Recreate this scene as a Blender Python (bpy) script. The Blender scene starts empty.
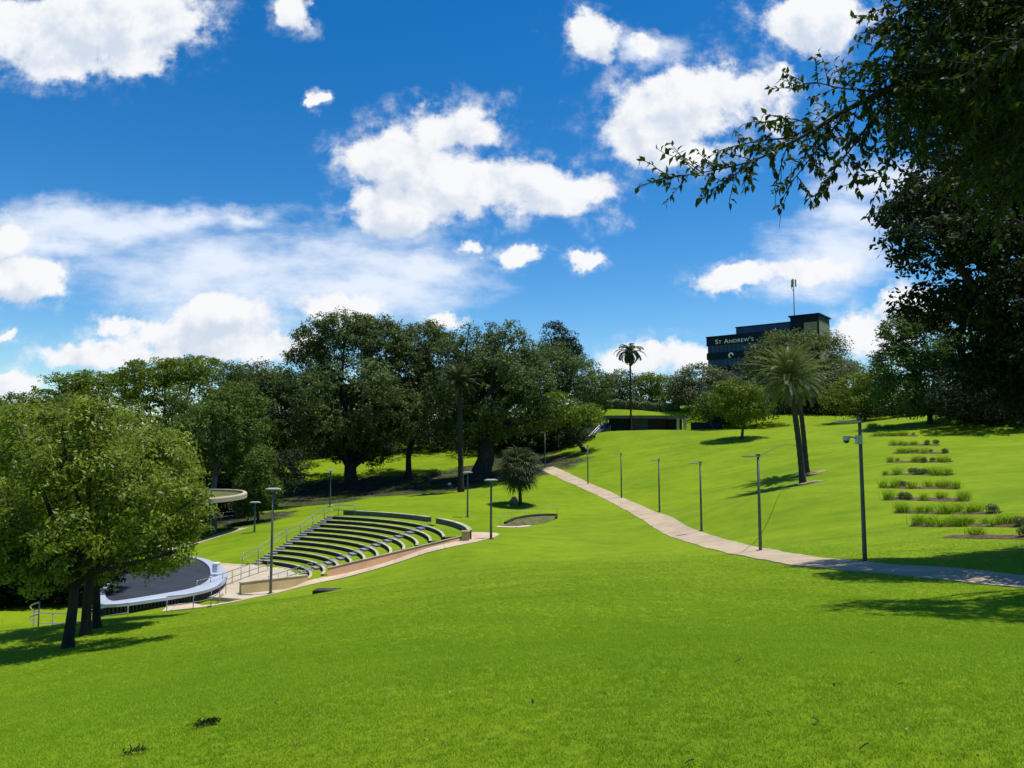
import bpy, math, random
import numpy as np
from mathutils import Vector

R = math.radians
SC = bpy.context.scene
COL = SC.collection
rng = np.random.default_rng(7)
random.seed(7)

# ------------------------------------------------------------------ camera
FPX = 770.0
PITCH = math.atan(66.0 / FPX)
cd = bpy.data.cameras.new("camera")
cam = bpy.data.objects.new("camera", cd)
COL.objects.link(cam)
cam.location = (0, 0, 0)                      # eye height is the origin: the lawn here lies 1.7 m lower
cam.rotation_euler = (R(90) + PITCH, 0, 0)
cd.sensor_width = 36.0
cd.lens = 36.0 * FPX / 1024.0
cd.clip_start = 0.1
cd.clip_end = 9000
SC.camera = cam


def ray(px, py):
    """direction of a picture point, scaled to one metre of depth along +Y"""
    u = (px - 512) / FPX
    w = -(py - 384) / FPX
    c, s = math.cos(PITCH), math.sin(PITCH)
    d = np.array([u, c - w * s, s + w * c])
    return d / d[1]


def at(px, py, d):
    return ray(px, py) * d


# ------------------------------------------------------------------ light
SUN_EL = R(77)
SH = np.array([0.97, 0.2]); SH /= np.linalg.norm(SH)
sund = np.array([SH[0] * math.cos(SUN_EL), SH[1] * math.cos(SUN_EL), math.sin(SUN_EL)])
sd = bpy.data.lights.new("sun", 'SUN')
sd.energy = 4.6
sd.angle = R(0.53)
sd.color = (1.0, 0.955, 0.88)
sun = bpy.data.objects.new("sun", sd)
COL.objects.link(sun)
sun.rotation_euler = Vector(sund).to_track_quat('Z', 'Y').to_euler()
sun.location = (40, 10, 120)

SC.view_settings.view_transform = 'Standard'
SC.view_settings.look = 'None'
SC.view_settings.exposure = 0.2
SC.view_settings.gamma = 1.0
SC.view_settings.use_curve_mapping = False
cy = SC.cycles
cy.max_bounces = 6
cy.diffuse_bounces = 3
cy.glossy_bounces = 2
cy.transmission_bounces = 4
cy.transparent_max_bounces = 8
cy.use_denoising = True
cy.denoiser = 'OPENIMAGEDENOISE'
cy.caustics_reflective = False
cy.caustics_refractive = False


class Nodes:
    """short-hand for building node trees"""
    def __init__(s, tree):
        s.t = tree
        tree.nodes.clear()

    def new(s, kind, ins=None, **kw):
        n = s.t.nodes.new(kind)
        for k, v in kw.items():
            setattr(n, k, v)
        for k, v in (ins or {}).items():
            sock = n.inputs[k]
            if isinstance(v, bpy.types.NodeSocket):
                s.t.links.new(v, sock)
            else:
                sock.default_value = v
        return n

    def math(s, op, a, b=0.0, c=0.0, clamp=False):
        n = s.new('ShaderNodeMath', {0: a, 1: b, 2: c}, operation=op)
        n.use_clamp = clamp
        return n.outputs[0]

    def vmath(s, op, a, b=(0, 0, 0), c=(0, 0, 0)):
        n = s.new('ShaderNodeVectorMath', {0: a, 1: b}, operation=op)
        if op == 'MULTIPLY_ADD':
            if isinstance(c, bpy.types.NodeSocket):
                s.t.links.new(c, n.inputs[2])
            else:
                n.inputs[2].default_value = c
        return n.outputs['Value'] if op in ('LENGTH', 'DOT_PRODUCT', 'DISTANCE') else n.outputs[0]

    def smooth(s, v, lo, hi, a=0.0, b=1.0):
        n = s.new('ShaderNodeMapRange', {'Value': v, 'From Min': lo, 'From Max': hi, 'To Min': a, 'To Max': b},
                  interpolation_type='SMOOTHSTEP')
        return n.outputs['Result']

    def noise(s, vec, scale, detail=3.0, rough=0.55, color=False):
        n = s.new('ShaderNodeTexNoise', {'Vector': vec, 'Scale': scale, 'Detail': detail, 'Roughness': rough})
        return n.outputs['Color' if color else 'Fac']

    def mix(s, f, a, b):
        n = s.new('ShaderNodeMix', data_type='RGBA')
        for k, v in ((0, f), (6, a), (7, b)):
            if isinstance(v, bpy.types.NodeSocket):
                s.t.links.new(v, n.inputs[k])
            else:
                n.inputs[k].default_value = v if k == 0 else (tuple(v) + (1,))[:4]
        return n.outputs[2]

    def link(s, a, b):
        s.t.links.new(a, b)


# ------------------------------------------------------------------ sky with clouds
SKY_STRENGTH = 0.10
world = bpy.data.worlds.new("World")
SC.world = world
world.use_nodes = True
N = Nodes(world.node_tree)
sky = N.new('ShaderNodeTexSky', sky_type='NISHITA', sun_disc=False, sun_elevation=SUN_EL,
            sun_rotation=math.atan2(SH[0], SH[1]), altitude=30, air_density=1.0, dust_density=0.3, ozone_density=2.0)
gm = N.new('ShaderNodeGamma', {'Color': N.vmath('SCALE', sky.outputs[0]), 'Gamma': 1.28})
gm.inputs[0].links[0].from_node.inputs['Scale'].default_value = 0.13
hs = N.new('ShaderNodeHueSaturation', {'Hue': 0.498, 'Saturation': 1.30, 'Value': 10.3, 'Color': gm.outputs[0]})
tc = N.new('ShaderNodeTexCoord')
sp = N.new('ShaderNodeSeparateXYZ', {0: tc.outputs['Generated']})
fy = N.math('MAXIMUM', sp.outputs[1], 0.08)
cu = N.new('ShaderNodeCombineXYZ', {0: N.math('DIVIDE', sp.outputs[0], fy), 1: N.math('DIVIDE', sp.outputs[2], fy)})
P0 = cu.outputs[0]
wob = N.noise(P0, 7.0, 5.0, 0.6, color=True)
P1 = N.vmath('MULTIPLY_ADD', N.vmath('SUBTRACT', wob, (0.5, 0.5, 0.5)), (0.10, 0.07, 0), P0)
wob2 = N.noise(P0, 24.0, 4.0, 0.6, color=True)
P1 = N.vmath('MULTIPLY_ADD', N.vmath('SUBTRACT', wob2, (0.5, 0.5, 0.5)), (0.045, 0.035, 0), P1)


def blob(P, cx, cy_, rx, ry):
    d = ray(cx, cy_)
    ru, rv = rx / FPX, ry / FPX
    return N.vmath('LENGTH', N.vmath('MULTIPLY_ADD', P, (1 / ru, 1 / rv, 0), (-d[0] / ru, -d[2] / rv, 0)))


def field(P, blobs, k=0.35):
    v = None
    for b in blobs:
        L = blob(P, *b)
        v = L if v is None else N.math('SMOOTH_MIN', v, L, k)
    return v


CUMULUS = [(95, 22, 105, 50), (20, 22, 62, 42), (160, 22, 60, 40), (62, 58, 62, 24), (140, 56, 48, 26),
           (295, 10, 24, 24), (322, 95, 10, 9),
           (452, 125, 50, 32), (415, 158, 78, 34), (480, 188, 100, 38), (400, 210, 66, 28), (565, 192, 58, 30),
           (590, 36, 34, 32), (645, 42, 16, 15),
           (700, 108, 100, 48), (742, 84, 60, 32), (660, 128, 66, 34), (690, 150, 76, 16),
           (822, 18, 70, 32), (470, 247, 18, 9), (523, 257, 24, 12), (580, 256, 25, 10),
           (748, 275, 50, 15), (800, 272, 50, 15), (655, 360, 62, 19), (692, 355, 26, 16),
           (880, 336, 50, 26), (910, 316, 40, 24),
           (8, 240, 40, 26), (22, 278, 40, 24), (8, 333, 16, 9), (10, 382, 40, 16),
           (190, 332, 86, 24), (218, 312, 48, 18), (105, 352, 66, 16), (120, 322, 34, 12), (262, 346, 80, 20),
           (345, 312, 42, 14), (440, 322, 30, 12)]
WISP = [(240, 270, 250, 56), (110, 228, 150, 34), (340, 292, 150, 44), (245, 216, 40, 16), (420, 270, 90, 26),
        (830, 262, 90, 44), (850, 215, 60, 40), (880, 190, 70, 40), (640, 42, 60, 20), (180, 215, 120, 20), (60, 250, 70, 30)]
n1 = N.noise(P0, 8.0, 10.0, 0.60)
n1b = N.noise(N.vmath('ADD', P0, (0.012, 0.020, 0)), 8.0, 7.0, 0.58)
n2 = N.noise(P0, 26.0, 8.0, 0.62)
Fc = field(P1, CUMULUS)
dens = N.math('ADD', N.math('SUBTRACT', 1.14, Fc), N.math('MULTIPLY', N.math('SUBTRACT', n1, 0.5), 2.1))
dens = N.math('ADD', dens, N.math('MULTIPLY', N.math('SUBTRACT', n2, 0.5), 0.85))
cov = N.smooth(dens, 0.06, 0.52)
fringe = N.math('MULTIPLY', N.smooth(dens, -0.45, 0.4, 0.0, 0.60), N.smooth(n2, 0.40, 0.72))
cov = N.math('MAXIMUM', cov, fringe)
# cloud standing above a point shades it: lit tops, greyer bases
Fup = field(N.vmath('ADD', P1, (0.006, 0.030, 0)), CUMULUS)
above = N.math('ADD', N.math('SUBTRACT', 1.0, Fup), N.math('MULTIPLY', N.math('SUBTRACT', n1b, 0.5), 2.6))
Fw = field(P1, WISP, 0.5)
stm = N.new('ShaderNodeMapping', {'Vector': P0, 'Rotation': (0, 0, R(12)), 'Scale': (0.6, 1.5, 1)})
st = N.noise(stm.outputs[0], 9.0, 8.0, 0.6)
dw = N.math('ADD', N.math('SUBTRACT', 1.0, Fw), N.math('MULTIPLY', N.math('SUBTRACT', st, 0.5), 2.6))
covw = N.smooth(dw, -0.15, 1.0, 0.0, 0.92)
front = N.smooth(sp.outputs[1], 0.1, 0.3)
cov = N.math('MULTIPLY', cov, front)
covw = N.math('MULTIPLY', covw, front)
relief = N.math('ADD', 1.0, N.math('MULTIPLY', N.math('SUBTRACT', n1, n1b), 1.8))
relief = N.math('ADD', relief, N.math('MULTIPLY', N.math('SUBTRACT', n2, 0.5), 0.22))
lum = N.math('SUBTRACT', relief, N.smooth(above, -0.4, 2.0, 0.0, 0.72))
cramp = N.mix(N.smooth(lum, 0.42, 1.0), (5.6, 6.3, 7.4), (8.2, 8.3, 8.5))
skyw = N.mix(covw, hs.outputs[0], (7.4, 8.0, 9.0))
final = N.mix(cov, skyw, cramp)
bg = N.new('ShaderNodeBackground', {'Color': final, 'Strength': SKY_STRENGTH})
wo = N.new('ShaderNodeOutputWorld', {0: bg.outputs[0]})


# ------------------------------------------------------------------ materials
def mat(name, col, rough=0.8, var=0.15, scale=3.0, bump=0.0, bscale=None, metal=0.0, spec=0.3, col2=None, obj_coord=True):
    m = bpy.data.materials.new(name)
    m.use_nodes = True
    n = Nodes(m.node_tree)
    t = n.new('ShaderNodeTexCoord')
    v = t.outputs['Object']
    f = n.noise(v, scale, 5.0, 0.6)
    c2 = col2 if col2 else tuple(min(1, c * (1 + var)) for c in col)
    c1 = col if col2 else tuple(c * (1 - var) for c in col)
    c = n.mix(n.smooth(f, 0.3, 0.7), c1, c2)
    b = n.new('ShaderNodeBsdfPrincipled', {'Base Color': c, 'Roughness': rough, 'Metallic': metal, 'Specular IOR Level': spec})
    if bump:
        bf = n.noise(v, bscale or scale * 6, 4.0, 0.6)
        bn = n.new('ShaderNodeBump', {'Strength': bump, 'Distance': 0.02, 'Height': bf})
        n.link(bn.outputs[0], b.inputs['Normal'])
    n.new('ShaderNodeOutputMaterial', {0: b.outputs[0]})
    return m


def leaf_mat(name, c1, c2, trans=0.35, rough=0.5, spec=0.35, tcol=None):
    """foliage: colour differs leaf by leaf (attribute), light comes through the blades"""
    m = bpy.data.materials.new(name)
    m.use_nodes = True
    n = Nodes(m.node_tree)
    a = n.new('ShaderNodeAttribute', attribute_name='tint')
    c = n.mix(a.outputs['Fac'], c1, c2)
    b = n.new('ShaderNodeBsdfPrincipled', {'Base Color': c, 'Roughness': rough, 'Specular IOR Level': spec})
    tr = n.new('ShaderNodeBsdfTranslucent', {'Color': n.mix(0.5, c, tcol or tuple(min(1, x * 1.7) for x in c2))})
    mx = n.new('ShaderNodeMixShader', {0: trans, 1: b.outputs[0], 2: tr.outputs[0]})
    n.new('ShaderNodeOutputMaterial', {0: mx.outputs[0]})
    return m


M = {}
M['concrete'] = mat('pale_concrete', (0.47, 0.37, 0.25), 0.85, 0.12, 0.7, 0.25, 30)
M['paving'] = mat('pinkish_paving', (0.58, 0.45, 0.31), 0.85, 0.08, 0.9, 0.2, 25)
M['plaza'] = mat('plaza_paving', (0.45, 0.38, 0.27), 0.85, 0.12, 0.6, 0.2, 20)
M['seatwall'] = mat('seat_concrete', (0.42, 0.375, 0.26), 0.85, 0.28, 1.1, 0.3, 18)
M['riser'] = mat('shaded_riser', (0.035, 0.033, 0.026), 0.9, 0.25, 1.2)  # near-black puts the shade on the riser faces into their colour
M['step'] = mat('white_step', (0.24, 0.235, 0.21), 0.8, 0.08, 2.0)
M['pinkwall'] = mat('pink_render', (0.60, 0.34, 0.18), 0.85, 0.12, 0.5, 0.2, 12)
M['tanwall'] = mat('tan_render', (0.46, 0.36, 0.17), 0.85, 0.12, 0.8, 0.2, 12)
M['greywall'] = mat('grey_block', (0.115, 0.11, 0.09), 0.9, 0.2, 1.6, 0.3, 14)
M['steel'] = mat('galvanised_steel', (0.33, 0.33, 0.33), 0.45, 0.12, 4.0, metal=0.6)
M['rail'] = mat('rail_steel', (0.30, 0.31, 0.31), 0.35, 0.1, 4.0, metal=0.5)
M['pole'] = mat('dark_pole', (0.13, 0.13, 0.115), 0.55, 0.2, 3.0, metal=0.3)
M['lamp'] = mat('lamp_grey', (0.55, 0.56, 0.55), 0.5, 0.1, 5.0)
M['glass'] = mat('dark_dome_glass', (0.02, 0.02, 0.025), 0.1, 0.1, 5.0, spec=0.6)
M['white'] = mat('white_paint', (0.78, 0.79, 0.82), 0.45, 0.05, 1.5)
M['stage_dark'] = mat('stage_grey', (0.028, 0.033, 0.042), 0.65, 0.25, 0.6)
M['lattice'] = mat('skirt', (0.05, 0.05, 0.045), 0.8, 0.3, 8.0)
M['rim'] = mat('stage_rim', (0.40, 0.44, 0.51), 0.4, 0.06, 1.0)  # bluish cast of the reflected sky mixed into the white
M['moss'] = mat('mossy_roof', (0.10, 0.11, 0.03), 0.95, 0.3, 1.2, 0.4, 8)
M['bark'] = mat('bark', (0.06, 0.05, 0.042), 0.95, 0.35, 3.0, 0.8, 9)
M['darkbark'] = mat('dark_bark', (0.035, 0.03, 0.026), 0.95, 0.35, 2.0, 0.8, 9)
M['palebark'] = mat('pale_bark', (0.20, 0.18, 0.15), 0.9, 0.3, 2.0, 0.5, 7)
M['palmtrunk'] = mat('palm_trunk', (0.055, 0.046, 0.038), 0.95, 0.4, 6.0, 0.9, 14)
M['soil'] = mat('bed_soil', (0.10, 0.06, 0.045), 1.0, 0.4, 3.0, 0.8, 20)
M['mulch'] = mat('pale_mulch', (0.30, 0.22, 0.15), 1.0, 0.3, 6.0, 0.8, 25)
M['boulder'] = mat('boulder', (0.12, 0.11, 0.095), 0.95, 0.4, 3.0, 0.6, 10)
M['void'] = mat('dark_grate', (0.012, 0.012, 0.010), 0.8, 0.3, 6.0)
M['shelter'] = mat('shelter_concrete', (0.12, 0.13, 0.09), 0.9, 0.25, 0.8, 0.2, 10)
M['shelterpost'] = mat('shelter_post', (0.30, 0.34, 0.22), 0.9, 0.15, 1.5)
M['panel'] = mat('shelter_panel', (0.055, 0.075, 0.08), 0.7, 0.15, 0.8)
M['darkpanel'] = mat('shelter_dark_panel', (0.018, 0.024, 0.028), 0.7, 0.15, 0.8)
M['bdark'] = mat('navy_cladding', (0.008, 0.014, 0.032), 0.6, 0.2, 0.3, spec=0.1)
M['bglass'] = mat('blue_window_glass', (0.016, 0.050, 0.13), 0.35, 0.25, 0.25, spec=0.2)
M['bbeige'] = mat('beige_panels', (0.24, 0.225, 0.15), 0.8, 0.15, 0.5)
M['sign'] = mat('sign_white', (0.80, 0.82, 0.84), 0.5, 0.03, 1.0)
M['shirt'] = mat('pale_shirt', (0.62, 0.66, 0.72), 0.9, 0.06, 6)
M['trousers'] = mat('dark_trousers', (0.03, 0.03, 0.04), 0.9, 0.1, 6)
M['skin'] = mat('skin', (0.36, 0.20, 0.14), 0.6, 0.05, 6)
M['hair'] = mat('hair', (0.02, 0.015, 0.012), 0.6, 0.1, 9)
M['deadleaf'] = mat('dead_leaf', (0.09, 0.055, 0.03), 0.9, 0.5, 8)
M['paleleaf'] = mat('pale_dead_leaf', (0.34, 0.26, 0.12), 0.9, 0.4, 8)

def slab_mat(name, col, joint):
    m = bpy.data.materials.new(name)
    m.use_nodes = True
    n = Nodes(m.node_tree)
    p = n.new('ShaderNodeNewGeometry').outputs['Position']
    a = n.new('ShaderNodeAttribute', attribute_name='run')
    fr = n.math('FRACT', n.math('DIVIDE', a.outputs['Fac'], joint))
    line_ = n.math('LESS_THAN', fr, 0.022)
    slab = n.new('ShaderNodeTexWhiteNoise', noise_dimensions='1D')
    n.link(n.math('FLOOR', n.math('DIVIDE', a.outputs['Fac'], joint)), slab.inputs['W'])
    c = n.mix(n.smooth(n.noise(p, 0.7, 6.0, 0.65), 0.35, 0.7), tuple(x * 0.80 for x in col), tuple(x * 1.08 for x in col))
    c = n.mix(n.math('MULTIPLY', slab.outputs['Value'], 0.22), c, tuple(x * 0.72 for x in col))
    c = n.mix(n.smooth(n.noise(p, 3.5, 6.0, 0.7), 0.62, 0.78, 0.0, 0.55), c, tuple(x * 0.5 for x in col))
    c = n.mix(n.math('MULTIPLY', line_, 0.6), c, tuple(x * 0.3 for x in col))
    b = n.new('ShaderNodeBsdfPrincipled', {'Base Color': c, 'Roughness': 0.9, 'Specular IOR Level': 0.2})
    n.new('ShaderNodeOutputMaterial', {0: b.outputs[0]})
    return m


M['pathslab'] = slab_mat('path_slabs', (0.47, 0.37, 0.25), 2.6)
M['paveslab'] = slab_mat('pinkish_slabs', (0.58, 0.45, 0.31), 1.8)
L = {}
L['fig'] = leaf_mat('fig_leaves', (0.024, 0.044, 0.010), (0.140, 0.195, 0.045), 0.27, 0.55, 0.18)
L['figb'] = leaf_mat('fig_leaves_warm', (0.028, 0.048, 0.010), (0.165, 0.210, 0.046), 0.27, 0.55, 0.18)
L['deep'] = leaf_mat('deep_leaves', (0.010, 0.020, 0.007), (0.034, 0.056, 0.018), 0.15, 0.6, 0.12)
L['mid'] = leaf_mat('mid_leaves', (0.034, 0.066, 0.008), (0.130, 0.195, 0.026), 0.25, 0.55, 0.15)
L['lime'] = leaf_mat('lime_leaves', (0.055, 0.095, 0.006), (0.180, 0.240, 0.016), 0.3, 0.55, 0.15)
L['olive'] = leaf_mat('olive_leaves', (0.070, 0.090, 0.030), (0.190, 0.205, 0.080), 0.2, 0.55, 0.15)
L['near'] = leaf_mat('near_leaves', (0.050, 0.090, 0.006), (0.265, 0.320, 0.026), 0.32, 0.45, 0.22)
L['weeping'] = leaf_mat('weeping_fig_leaves', (0.010, 0.022, 0.005), (0.042, 0.075, 0.009), 0.22, 0.5, 0.12, (0.14, 0.22, 0.015))
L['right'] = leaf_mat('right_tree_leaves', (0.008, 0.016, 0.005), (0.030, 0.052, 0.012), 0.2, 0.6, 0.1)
L['palm'] = leaf_mat('date_palm_fronds', (0.055, 0.085, 0.018), (0.170, 0.205, 0.055), 0.2, 0.5, 0.25)
L['palmd'] = leaf_mat('dark_palm_fronds', (0.026, 0.042, 0.014), (0.080, 0.105, 0.035), 0.2, 0.5, 0.25)
L['bed'] = leaf_mat('bed_grass', (0.120, 0.230, 0.008), (0.340, 0.480, 0.028), 0.45, 0.5, 0.15)
L['shrub'] = leaf_mat('bed_shrub', (0.075, 0.115, 0.022), (0.200, 0.240, 0.080), 0.2, 0.6, 0.15)
L['hedge'] = leaf_mat('hedge_leaves', (0.080, 0.110, 0.035), (0.300, 0.320, 0.170), 0.2, 0.5, 0.15)


# ------------------------------------------------------------------ mesh helpers
class MB:
    def __init__(s):
        s.v, s.q, s.t, s.poly, s.n = [], [], [], [], 0

    def add(s, v, f):
        v = np.asarray(v, float)
        f = [list(x) for x in f]
        s.v.append(v)
        for x in f:
            s.poly.append([i + s.n for i in x])
        s.n += len(v)

    def addn(s, v, f):
        """numpy faces (all of one size)"""
        f = np.asarray(f) + s.n
        s.v.append(np.asarray(v, float))
        s.poly.extend(f.tolist())
        s.n += len(v)

    def box(s, c, size, rz=0.0, top=1.0):
        hx, hy, hz = size[0] / 2, size[1] / 2, size[2] / 2
        v = []
        for z, k in ((-hz, 1.0), (hz, top)):
            for x, y in ((-hx, -hy), (hx, -hy), (hx, hy), (-hx, hy)):
                x2, y2 = x * k, y * k
                v.append((c[0] + x2 * math.cos(rz) - y2 * math.sin(rz), c[1] + x2 * math.sin(rz) + y2 * math.cos(rz), c[2] + z))
        s.add(v, [(3, 2, 1, 0), (4, 5, 6, 7), (0, 1, 5, 4), (1, 2, 6, 5), (2, 3, 7, 6), (3, 0, 4, 7)])

    def tube(s, pts, rad, n=8, cap=True):
        pts = np.asarray(pts, float)
        rad = np.broadcast_to(np.asarray(rad, float), (len(pts),))
        v, f = [], []
        up = np.array([0.0, 0.0, 1.0])
        for i, p in enumerate(pts):
            t = pts[min(i + 1, len(pts) - 1)] - pts[max(i - 1, 0)]
            t = t / (np.linalg.norm(t) + 1e-9)
            a = np.cross(t, up if abs(t[2]) < 0.9 else np.array([1.0, 0, 0]))
            a /= np.linalg.norm(a) + 1e-9
            b = np.cross(t, a)
            for k in range(n):
                th = 2 * math.pi * k / n
                v.append(p + rad[i] * (math.cos(th) * a + math.sin(th) * b))
        for i in range(len(pts) - 1):
            for k in range(n):
                f.append((i * n + k, i * n + (k + 1) % n, (i + 1) * n + (k + 1) % n, (i + 1) * n + k))
        if cap:
            f.append(tuple(range(n))[::-1])
            f.append(tuple((len(pts) - 1) * n + k for k in range(n)))
        s.add(v, f)

    def prism(s, outline, z0, z1):
        """outline: list of (x, y); z0/z1 scalars or functions of (x, y)"""
        n = len(outline)
        g0 = z0 if callable(z0) else (lambda x, y: z0)
        g1 = z1 if callable(z1) else (lambda x, y: z1)
        v = [(x, y, g0(x, y)) for x, y in outline] + [(x, y, g1(x, y)) for x, y in outline]
        f = [tuple(range(n))[::-1], tuple(range(n, 2 * n))]
        for i in range(n):
            j = (i + 1) % n
            f.append((i, j, n + j, n + i))
        s.add(v, f)

    def build(s, name, m, parent=None, smooth=False, tint=None):
        me = bpy.data.meshes.new(name)
        me.from_pydata(np.concatenate(s.v).tolist(), [], s.poly)
        return finish(me, name, m, parent, smooth)


def finish(me, name, m, parent=None, smooth=False):
    me.materials.append(m)
    if smooth:
        me.polygons.foreach_set('use_smooth', np.ones(len(me.polygons), bool))
    me.update()
    o = bpy.data.objects.new(name, me)
    COL.objects.link(o)
    if parent is not None:
        o.parent = parent
        o.matrix_parent_inverse.identity()
    return o


def quads_obj(name, V, tint, m, parent=None):
    """V: (n, 4, 3) array of quads; tint: n values per face"""
    n = len(V)
    me = bpy.data.meshes.new(name)
    me.vertices.add(n * 4)
    me.vertices.foreach_set('co', np.ascontiguousarray(V, dtype=np.float32).ravel())
    me.loops.add(n * 4)
    me.loops.foreach_set('vertex_index', np.arange(n * 4, dtype=np.int32))
    me.polygons.add(n)
    me.polygons.foreach_set('loop_start', np.arange(0, n * 4, 4, dtype=np.int32))
    me.polygons.foreach_set('loop_total', np.full(n, 4, dtype=np.int32))
    a = me.attributes.new('tint', 'FLOAT', 'FACE')
    a.data.foreach_set('value', np.clip(tint, 0, 1).astype(np.float32))
    me.update(calc_edges=True)
    return finish(me, name, m, parent)


def tag(o, label=None, cat=None, group=None, kind=None):
    if label: o['label'] = label
    if cat: o['category'] = cat
    if group: o['group'] = group
    if kind: o['kind'] = kind
    return o


def thing(name, label, cat, loc=(0, 0, 0), group=None, rz=0.0):
    o = bpy.data.objects.new(name, None)
    o.empty_display_size = 0.3
    COL.objects.link(o)
    o.location = tuple(float(x) for x in loc)
    o.rotation_euler = (0, 0, rz)
    return tag(o, label, cat, group)


def dup(root, loc, rz=None, label=None, group=None, scale=None):
    r = root.copy()
    COL.objects.link(r)
    r.location = tuple(float(x) for x in loc)
    if rz is not None: r.rotation_euler = (0, 0, rz)
    if scale is not None: r.scale = (scale,) * 3
    if label: r['label'] = label
    if group: r['group'] = group
    for ch in list(root.children):
        c = ch.copy(); COL.objects.link(c); c.parent = r
        for g in list(ch.children):
            d = g.copy(); COL.objects.link(d); d.parent = c
    return r


# ------------------------------------------------------------------ terrain
AC = np.array([-26.5, 57.5])          # centre of the amphitheatre fan
TH0, TH1 = R(3), R(67)
R0, DR, NROW = 11.3, 1.0, 11
ZFLOOR, DZ = -9.85, 0.30
RTOP = R0 + NROW * DR

CP = []
def cp(px, py, d): CP.append(at(px, py, d))
def cx(x, y, z): CP.append(np.array([x, y, z], float))

cx(0, 0, -1.7); cx(0, 4, -1.78); cx(0, 10, -2.55); cx(0, 20, -3.9); cx(0, 30, -5.1); cx(0, 40, -6.2); cx(0, 55, -7.2)
cx(0, 70, -7.5); cx(0, 85, -7.0); cx(0, 100, -5.6); cx(-8, 0, -3.2); cx(8, 0, -1.1); cx(0, -10, -0.6); cx(-12, -10, -2.5); cx(14, -10, 0)
cp(0, 700, 15); cp(0, 768, 6.5); cp(256, 768, 5); cp(768, 768, 4); cp(1024, 768, 3.7); cp(1024, 640, 12)
cp(1024, 582, 22); cp(864, 562, 30); cp(757, 551, 44); cp(701, 531, 62); cp(659, 512, 81); cp(621, 498, 96)
cp(588, 484, 108); cp(545, 467, 125); cp(68, 648, 25); cp(0, 632, 31); cp(240, 606, 46); cp(150, 617, 40)
cp(300, 650, 14.5); cp(803, 483, 80); cp(970, 530, 43); cp(900, 450, 95); cp(890, 428, 118); cp(1024, 441, 95); cp(885, 480, 70); cp(760, 500, 66)
cp(1024, 500, 55); cp(742, 438, 125); cp(850, 424, 138); cp(605, 431.5, 148); cp(715, 431.5, 148); cp(660, 431.5, 148)
cx(14, 157, 3.45); cx(22, 157, 3.45); cx(31, 157, 3.45); cx(41, 157, 3.45); cp(605, 414, 163); cp(715, 413, 163); cp(640, 414, 163); cp(680, 414, 163); cp(800, 415, 160); cp(660, 411, 170); cp(350, 486, 130); cp(410, 474, 135)
cp(460, 491, 112); cp(300, 492, 125); cp(245, 505, 112); cp(410, 455, 152); cp(330, 508, 95); cp(560, 447, 145)
cp(480, 533, 65); cp(465, 549, 55.5); cp(334, 578, 57); cp(400, 560, 57.2); cp(456, 543.5, 57.4); cp(300, 593, 50); cp(360, 579, 53.5); cp(420, 563, 53.6); cp(436, 510, 86); cp(400, 500, 98)
cx(-28, 80, -8.6); cx(-26, 88, -8.0); cx(-34, 76, -10.3); cx(-40, 65, -10.4); cx(-42, 50, -10.2); cx(-36, 42, -9.6)
cx(-28, 46, -9.95); cx(-22, 49, -9.9); cx(-30, 34, -8.9); cx(-50, 80, -9.5); cx(-60, 110, -8); cx(-60, 150, -3); cx(-80, 60, -9); cx(-60, 30, -9)
cx(-25.3, 38, -9.3); cx(-25.5, 44, -10.1); cx(-33, 38, -9.9); cx(-30, 170, 0); cx(0, 175, 6); cx(70, 170, 8); cx(90, 120, 8); cx(90, 60, 4); cx(60, 40, 0.5); cx(40, 10, 0); cx(-40, 0, -7.5)
CP = np.array(CP)


def tps_fit(P, z, lam=0.25):
    n = len(P)
    d2 = ((P[:, None] - P[None]) ** 2).sum(-1)
    K = 0.5 * d2 * np.log(d2 + 1e-9)
    A = np.zeros((n + 3, n + 3))
    A[:n, :n] = K + lam * np.eye(n)
    A[:n, n] = 1; A[:n, n + 1:] = P
    A[n, :n] = 1; A[n + 1:, :n] = P.T
    return np.linalg.solve(A, np.concatenate([z, np.zeros(3)]))


TW = tps_fit(CP[:, :2], CP[:, 2])


def tps_eval(x, y):
    out = np.zeros_like(x)
    for i in range(0, len(x), 20000):
        xx, yy = x[i:i + 20000], y[i:i + 20000]
        d2 = (xx[:, None] - CP[None, :, 0]) ** 2 + (yy[:, None] - CP[None, :, 1]) ** 2
        out[i:i + 20000] = (0.5 * d2 * np.log(d2 + 1e-9)) @ TW[:-3] + TW[-3] + TW[-2] * xx + TW[-1] * yy
    return out


def axis(lo, hi, step, far):
    a = np.arange(lo, hi + 1e-6, step)
    g, s, x = [], step, 0.0
    while x < far:
        s *= 1.35; x += s; g.append(x)
    g = np.array(g)
    return np.concatenate([(lo - g)[::-1], a, hi + g])


AX = axis(-75, 95, 0.55, 3500)
AY = axis(-12, 185, 0.55, 3500)
GX, GY = np.meshgrid(AX, AY, indexing='ij')
gx, gy = GX.ravel(), GY.ravel()
dx = np.maximum(np.maximum(-75 - gx, gx - 95), 0)
dy = np.maximum(np.maximum(-12 - gy, gy - 185), 0)
dist = np.hypot(dx, dy)
gz = tps_eval(np.clip(gx, -75, 95), np.clip(gy, -12, 185))
w = np.clip(dist / 120, 0, 1); w = w * w * (3 - 2 * w)
gz = gz * (1 - w) + 3.0 * w
gz += 0.035 * np.sin(gx * 0.9 + 1.3 * np.sin(gy * 0.35)) * np.sin(gy * 0.7 + gx * 0.2) * (dist < 1)


def fan_polar(x, y):
    ex, ey = x - AC[0], y - AC[1]
    return np.hypot(ex, ey), np.arctan2(ey, ex)


def row_z(r):
    k = np.clip(np.floor((r - R0) / DR) + 1, 0, NROW)
    return ZFLOOR + DZ * k


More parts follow.
